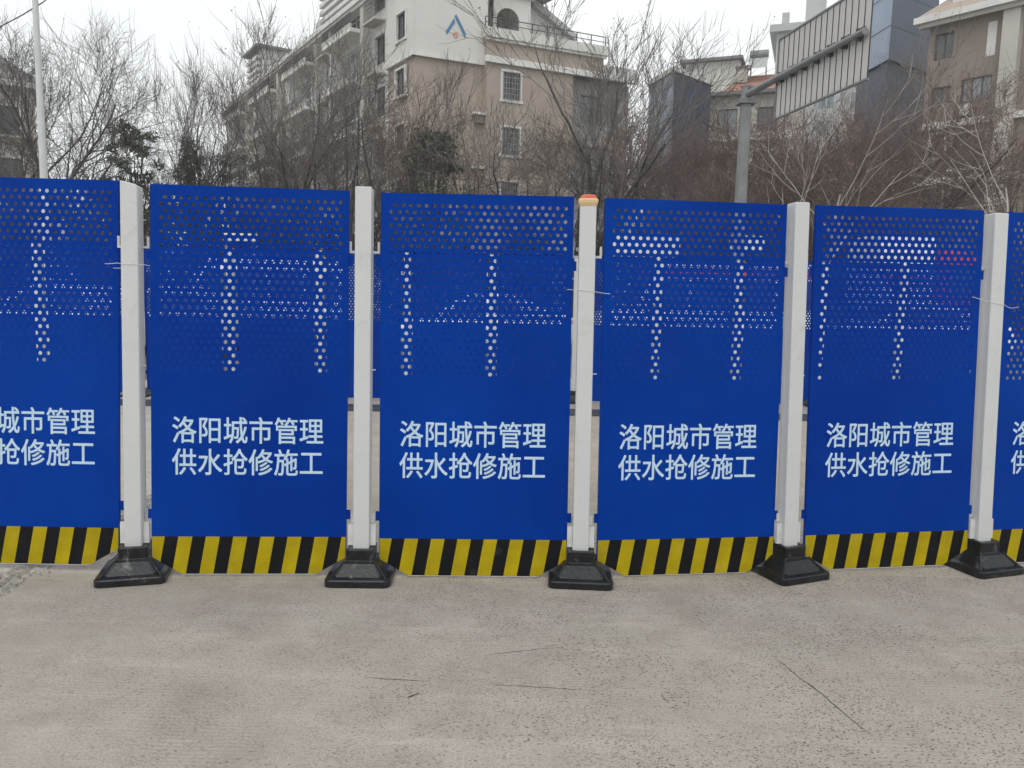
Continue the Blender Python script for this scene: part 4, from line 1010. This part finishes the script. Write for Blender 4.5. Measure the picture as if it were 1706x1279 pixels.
plant('up1', 305, 29, 48, 'bare tree forking upright over the conical evergreen', lean=(0, -.10), wid=.75)
plant('thin', 345, 30, 55, 'thin upright bare tree against the open sky', lean=(0, .03))
plant('up1', 372, 33, 62, 'bare tree standing just left of the balconied house end', wid=.75)
plant('up2', 452, 27, -30, 'tall bare tree leaning left in front of the far end of the balconies', lean=(0, -.15))
plant('up1', 520, 28, -20, 'tall bare tree in front of the long balcony front')
plant('wide', 590, 29, 130, 'bushy bare tree in the middle of the balcony front')
plant('up1', 575, 28, 35, 'tall upright bare tree before the middle bays of the balcony front', wid=.85, rot=2.4)
plant('red', 560, 32, 120, 'reddish bare tree low in front of the balconies')
plant('up2', 640, 27, 70, 'bare tree with several steep stems below the caged balconies')
plant('red2', 685, 31, 150, 'reddish bare tree in front of the brown gable corner', group='reddish bare trees')
plant('thin', 765, 28, 55, 'thin bare sapling in front of the brown gable wall', wid=1.2)
plant('thin', 800, 27, 130, 'small bare sapling with side twigs in front of the wall corner', wid=1.3, rot=1.0)
plant('wide', 893, 27, 130, 'low wide bare tree in front of the barred windows', wid=1.2, rot=.6)
plant('thin', 860, 31, 160, 'spindly bare tree beside the barred windows', wid=1.3)
plant('up1', 1000, 27, -60, 'tall bare tree left of the slate tower, above the red capped post', wid=1.15, rot=.9)
plant('up2', 1040, 26, -10, 'tall bare tree with pale grey limbs close beside the slate tower', wid=1.15, lean=(0, .05), rot=2.2)
plant('up2', 960, 31, 60, 'bare tree in front of the recessed grey bay')
RB = 'reddish bare trees'
plant('red', 1110, 27, 170, 'reddish twiggy tree in front of the slate tower', group=RB)
plant('red2', 1160, 29, 150, 'reddish twiggy tree below the beige roof house', group=RB)
plant('red', 1200, 26.5, 205, 'low reddish tree just left of the sign pole', group=RB, rot=3)
plant('red2', 1285, 28, 165, 'reddish twiggy tree under the left end of the road sign', group=RB)
plant('red', 1340, 27, 190, 'reddish twiggy tree under the middle of the road sign', group=RB, rot=1.2)
plant('red2', 1430, 28, 100, 'dense reddish tree with a dark forked trunk right of the road sign', group=RB, rot=4.0)
plant('red', 1475, 30, 95, 'tall reddish tree in front of the blue glass tower', group=RB, rot=5.0)
plant('red2', 1525, 29, 165, 'reddish tree at the left corner of the dark brown block', group=RB, rot=.7, wid=.8)
plant('wide', 1400, 31, 110, 'grey twiggy tree behind the right end of the road sign', rot=3.3)
plant('up1', 1455, 33, 30, 'slender bare tree rising beside the blue glass tower')
PG = 'pale barked young trees'
plant('pale', 1392, 18.5, 130, 'young tree with pale forked branches nearest the road sign', group=PG, rot=.4, wid=1.2)
plant('pale', 1322, 19.5, 170, 'thin pale sapling just right of the sign pole', group=PG, rot=2.0, wid=.8)
plant('pale', 1690, 19, 100, 'bare young tree at the right edge in front of the pillar', group=PG, rot=3.5, wid=1.1)
plant('thin', 1712, 28, 60, 'taller bare tree behind the young tree at the right edge', rot=1.5)
# evergreens
def leafy(name, u, Y, v0, wpx, label, seed, shape='round', n=9000, m=None, cat='shrub', size=.05, group=None):
    R = np.random.RandomState(seed); p = at(u, 300, Y); h = at(u, v0, Y).z - .1; w = wpx / FPX * Y / 2
    root = tag(empty(name, (p.x, Y, .1)), label, cat, group); P = []
    nb = 110; cl = []
    for i in range(nb):
        z = h * (.18 + .8 * R.rand()); f = (1 - (z/h)) ** .8 + .12 if shape == 'cone' else math.sin(PI * min(1, .12 + .86*z/h)) ** .5
        a = R.uniform(0, 2*PI); rr = w * f * math.sqrt(R.uniform(.1, 1)); cl.append((rr*math.cos(a), rr*math.sin(a), z))
    cl = np.array(cl); k = R.randint(0, nb, n); cr_ = .20 * w * R.uniform(.6, 1.2, nb)
    dv = R.normal(0, 1, (n, 3)); dv /= np.linalg.norm(dv, axis=1)[:, None]
    P = cl[k] + dv * np.array([1, 1, .75]) * (cr_[k] * R.uniform(.1, 1.25, n) ** .6)[:, None]; P[:, 2] = np.maximum(P[:, 2], .05)
    V, F = leaf_quads(P, size, R); link('foliage', np_mesh('foliage', V, F, [m or M_EVG], smooth=False), root)
    ch = []
    for i in range(0, nb, 2):
        a = np.array([0, 0, .1]); c = cl[i]; ch.append((np.array([a, a*.5 + c*np.array([.25, .25, .6]), c*.98]), np.array([.05, .03, .012]), 4))
    V, F = tubes_mesh('b', ch, None); link('branches', np_mesh('branches', V, F, [M_BARK]), root)
leafy('evergreen_tree', 225, 27, 198, 110, 'loose dark leaved evergreen between the big bare tree and the first panels', 1, n=5200, size=.085, cat='tree')
leafy('evergreen_tree', 320, 29, 228, 120, 'dense conical evergreen left of the balconied block', 2, 'cone', n=12000, size=.05, cat='tree')
leafy('evergreen_shrub', 150, 30, 302, 190, 'broad dark shrub hidden behind the top holes of the leftmost panel', 8, n=11000)
leafy('evergreen_shrub', 388, 30, 255, 140, 'low dark evergreen shrub right of the conical evergreen', 3, n=9000)
leafy('evergreen_shrub', 455, 31, 262, 110, 'dark evergreen shrub at the foot of the far balconies', 4, n=8000)
leafy('evergreen_tree', 722, 26.5, 215, 140, 'dark leafy evergreen in front of the brown gable wall', 5, n=6500, size=.07, cat='tree')
plant('red', 1240, 28.5, 180, 'reddish twiggy tree right behind the sign pole', group=RB, rot=2.6, wid=1.2)
plant('red2', 1380, 29.5, 150, 'reddish twiggy tree below the right half of the road sign', group=RB, rot=.2, wid=1.2)
plant('red', 1130, 29, 205, 'low reddish tree at the foot of the slate tower', group=RB, rot=4.4, wid=1.2)
plant('red2', 1500, 27.5, 150, 'reddish tree between the blue glass tower and the dark brown block', group=RB, rot=3.1, wid=1.2)
leafy('evergreen_shrub', 1560, 31, 305, 120, 'dark shrub at the foot of the dark brown block', 6, n=7000)
# hedge along the planting bed: nobody could count its leaves
R = np.random.RandomState(9); n = 150000
X = R.uniform(-32, 32, n); Yh = 31.2 + R.uniform(0, 1.3, n); top = 3.5 + .6*np.sin(X*.7) + .35*np.sin(X*2.3 + 1) + .25*np.sin(X*5.1) + .9*(X < -8)
Z = .1 + top * R.uniform(0, 1, n) ** .7; V, F = leaf_quads(np.stack([X, Yh, Z], 1), .085, R)
tag(link('hedge', np_mesh('hedge', V, F, [M_HEDGE], smooth=False)), 'long dark uneven hedge below the trees across the street', 'hedge', kind='stuff')

# ------------------------------------------------------------------ vehicles on the street
def car_meshes(L_=4.5, H_=1.48, W_=1.78, van=False, paint=None):
    hw = W_/2; b = MB()
    def sec(x, zb, zt, w, tw):   # half-rounded section
        return [(x, -w*.94, zb), (x, -w, zb + .12), (x, -w, zb + (zt-zb)*.6), (x, -w*tw, zt), (x, w*tw, zt), (x, w, zb + (zt-zb)*.6), (x, w, zb + .12), (x, w*.94, zb)]
    if van:
        st = [(0, .35, .85, .80, .9), (.06, .25, 1.05, .93, .92), (.5, .22, 1.15, .99, .93), (1.0, .22, 1.20, 1, .94), (L_ - .08, .22, 1.20, 1, .94), (L_, .30, 1.15, .96, .94)]
        cb_ = [(.75, 1.15, 1.2, .93, .9), (1.5, 1.15, H_ - .04, .95, .90), (2.0, 1.15, H_, .96, .90), (L_ - .3, 1.15, H_, .96, .90), (L_ - .03, 1.15, H_ - .08, .95, .9)]
    else:
        st = [(0, .38, .62, .72, .9), (.08, .26, .72, .88, .92), (.4, .20, .80, .97, .93), (1.15, .20, .93, 1, .92), (3.7, .20, .97, 1, .92), (L_ - .25, .22, .98, .97, .9), (L_ - .04, .30, .90, .88, .9), (L_, .40, .80, .78, .9)]
        cb_ = [(1.05, .90, .93, .88, .85), (1.75, .90, H_ - .05, .84, .80), (2.3, .90, H_, .84, .80), (3.1, .90, H_ - .04, .84, .80), (3.95, .90, .99, .86, .84)]
    b.ring([sec(x, a, t, hw*w, tw) for x, a, t, w, tw in st], paint, cap=True)
    body = b
    c = MB(); c.ring([sec(x, a, t, hw*w, tw) for x, a, t, w, tw in cb_], paint, cap=True)
    g = MB()
    for sy in (-1, 1):
        if van:
            for x0, x1 in ((1.25, 2.1), (2.2, 3.2), (3.3, 4.2), (4.3, L_ - .25)): 
                if x1 > L_: continue
                g.add([(x0, sy*hw*.967, 1.22), (x1, sy*hw*.967, 1.22), (x1, sy*hw*.966, H_ - .42), (x0 + (.35 if x0 < 1.3 else 0), sy*hw*.966, H_ - .42)], [(0, 1, 2, 3)], M_GLASS)
        else:
            for q in ([(1.35, .95), (2.28, .95), (2.28, H_ - .14), (1.85, H_ - .16)], [(2.36, .95), (3.25, .95), (3.02, H_ - .17), (2.36, H_ - .14)]):
                g.add([(x, sy*hw*(.905 - .10*max(0, (z - 1.0))), z) for x, z in q], [(0, 1, 2, 3)], M_GLASS)
    x0, x1 = (.80, 1.44) if van else (1.12, 1.70)
    z0, z1 = (1.26, H_ - .12) if van else (.97, H_ - .10)
    g.add([(x0 - .03, -hw*.78, z0), (x0 - .03, hw*.78, z0), (x1 - .03, hw*.72, z1), (x1 - .03, -hw*.72, z1)], [(0, 1, 2, 3)], M_GLASS)
    l = MB(); tl = MB()
    for sy in (-1, 1):
        l.box(-.005, .12, sy*hw*.62 - .16, sy*hw*.62 + .16, .60 if not van else .72, .72 if not van else .9, M_LIGHT)
        tl.box(L_ - .10, L_ + .012, sy*hw*.72 - .13, sy*hw*.72 + .13, .70, .86 if not van else 1.1, M_TAIL)
    wh = MB(); rw = .31 if not van else .34
    wh.tube([(0, -.10, 0), (0, .10, 0)], rw, M_TYRE, 20); ri = MB(); ri.tube([(0, -.112, 0), (0, .112, 0)], rw*.62, M_RIM, 12)
    return dict(body=body.mesh('body', True), cabin=c.mesh('cabin', False), glass=g.mesh('windows'), head=l.mesh('headlights'), tail=tl.mesh('tail_lights'), tyre=wh.mesh('wheel'), rim=ri.mesh('rim'), ax=(.85, L_ - .95), hw=hw, rw=rw)
def car(x, y, rz, ms, name, label, cat, stripe=None, extra=None):
    root = tag(empty(name, (x, y, -.02), rz), label, cat, 'vehicles on the street behind the fences')
    link('body', ms['body'], root); cb = link('cabin', ms['cabin'], root); link('windows', ms['glass'], cb); link('headlights', ms['head'], root); link('tail_lights', ms['tail'], root)
    for ax in ms['ax']:
        for sy in (-1, 1):
            w = link('wheel', ms['tyre'], root); w.location = (ax, sy*(ms['hw'] - .11), ms['rw']); link('rim', ms['rim'], w)
    if extra: extra(root)
    return root
WC = car_meshes(paint=M_WHITEC); SC = car_meshes(paint=M_SILVER, L_=4.6); BC = car_meshes(paint=M_BLACKC)
VN = car_meshes(L_=5.4, H_=2.35, W_=1.95, van=True, paint=M_WHITEC)
def px(u, Y): return at(u, 500, Y).x
car(px(-60, 18), 18.2, 0, WC, 'parked_car', 'white saloon car behind the leftmost panel', 'car')
car(px(115, 17), 17.2, 0, SC, 'parked_car', 'silver saloon car behind the first post gap', 'car')
car(px(265, 22), 22.5, 0, VN, 'parked_van', 'white minibus behind the second panel from the left', 'van')
car(px(655, 19), 19.6, 0, WC, 'parked_car', 'white saloon car behind the panel left of the red capped post', 'car')
def red_band(root):
    b = MB(); 
    for sy in (-1, 1):
        y0, y1 = sorted((sy*(VN['hw'] + .003), sy*(VN['hw'] + .012))); b.box(1.3, 5.2, y0, y1, 2.00, 2.20, M_RED)
    b.build('red_band', root)
car(px(1000, 19), 19.8, 0, VN, 'parked_van', 'white minibus with a red band along its roof edge, right of the red capped post', 'van', extra=red_band)
car(px(1215, 22), 22.2, 0, BC, 'parked_car', 'black saloon car behind the panel right of the red capped post', 'car')
def truck(x, y, rz, label):
    root = tag(empty('box_truck', (x, y, -.02), rz), label, 'truck', 'vehicles on the street behind the fences')
    b = MB(); b.box(1.9, 3.4, -1.05, 1.05, .95, 3.3, M_WHITEC); bevel(b.build('cargo_box', root), .03)
    b = MB(); b.ring([[(x_, y_, z_) for x_, z_ in ((.0, .5), (0.0, 1.6), (.35, 2.75), (1.7, 2.95), (1.75, .5))] for y_ in (-.98, .98)], M_RED); bevel(b.build('cab', root), .04)
    b = MB()
    for sy in (-1, 1): y0, y1 = sorted((sy*.982, sy*.99)); b.box(.55, 1.35, y0, y1, 1.6, 2.4, M_GLASS)
    b.add([(.0, -.85, 1.7), (.0, .85, 1.7), (.31, .8, 2.7), (.31, -.8, 2.7)], [(0, 1, 2, 3)], M_GLASS); b.build('windows', root)
    b = MB(); b.box(.2, 3.35, -.4, .4, .55, .85, M_DKFR); b.build('chassis', root)
    b = MB()
    for sy in (-1, 1): y0, y1 = sorted((sy*1.053, sy*1.06)); b.box(2.0, 3.3, y0, y1, 2.0, 2.2, M_RED)
    b.build('red_band', root)
    for ax in (.8, 2.8):
        for sy in (-1, 1): w = link('wheel', VN['tyre'], root); w.location = (ax, sy*.88, .42); w.scale = (1.2, 1.2, 1.2); link('rim', VN['rim'], w)
truck(px(1640, 22), 22.3, PI, 'white box truck with a red band behind the second panel from the right')
car(px(1370, 19), 19.2, 0, WC, 'parked_car', 'white saloon car farthest to the right on the far side of the street', 'car')
car(px(-10, 24), 24.0, 0, SC, 'parked_car', 'silver saloon car far at the left of the street', 'car')
# red banner and a small white notice board across the street, left
def board(u0, u1, v0, v1, Y, m, name, label, cat, pm=None):
    a, b_ = at(u0, v0, Y), at(u1, v1, Y); root = tag(empty(name, ((a.x + b_.x)/2, Y, 0)), label, cat); w = (b_.x - a.x)/2
    b = MB(); b.box(-w, w, -.03, .03, b_.z, a.z, m); bevel(b.build('board', root), .01)
    b = MB()
    for sx in (-1, 1): b.box(sx*(w*.8) - .05, sx*(w*.8) + .05, .035, .12, 0, a.z - .05, pm or M_STEEL)
    b.build('legs', root)
board(-40, 46, 300, 326, 28.5, M_BANNER, 'banner', 'faded red banner board seen through the top holes of the leftmost panel', 'banner')
board(52, 112, 364, 396, 26.5, M_TRIM, 'notice_board', 'white notice board seen through the leftmost panel beside the lamp post', 'notice board')
board(372, 428, 388, 402, 16, M_TRIM, 'notice_board', 'narrow white board seen through the second panel from the left', 'notice board')
board(1216, 1272, 392, 420, 24, M_TRIM, 'notice_board', 'white board seen through the holes right of centre of the fourth panel', 'notice board')
board(1022, 1132, 388, 432, 25, M_TRIM, 'notice_board', 'wide white board seen through the holes just right of the red capped post', 'notice board')

# ------------------------------------------------------------------ winter haze
hz = MB(); hz.box(-130, 130, -40, 150, -1.2, 60, M_SOIL); ho = hz.build('haze'); ho.data.materials.clear()
hm = bpy.data.materials.new('haze_air'); hm.use_nodes = True; t = hm.node_tree; t.nodes.clear()
o_ = t.nodes.new('ShaderNodeOutputMaterial'); pv = t.nodes.new('ShaderNodeVolumePrincipled')
pv.inputs['Color'].default_value = (0.93, 0.95, 0.97, 1); pv.inputs['Density'].default_value = 0.0018; pv.inputs['Anisotropy'].default_value = 0.2
t.links.new(pv.outputs[0], o_.inputs['Volume']); ho.data.materials.append(hm); ho['kind'] = 'stuff'
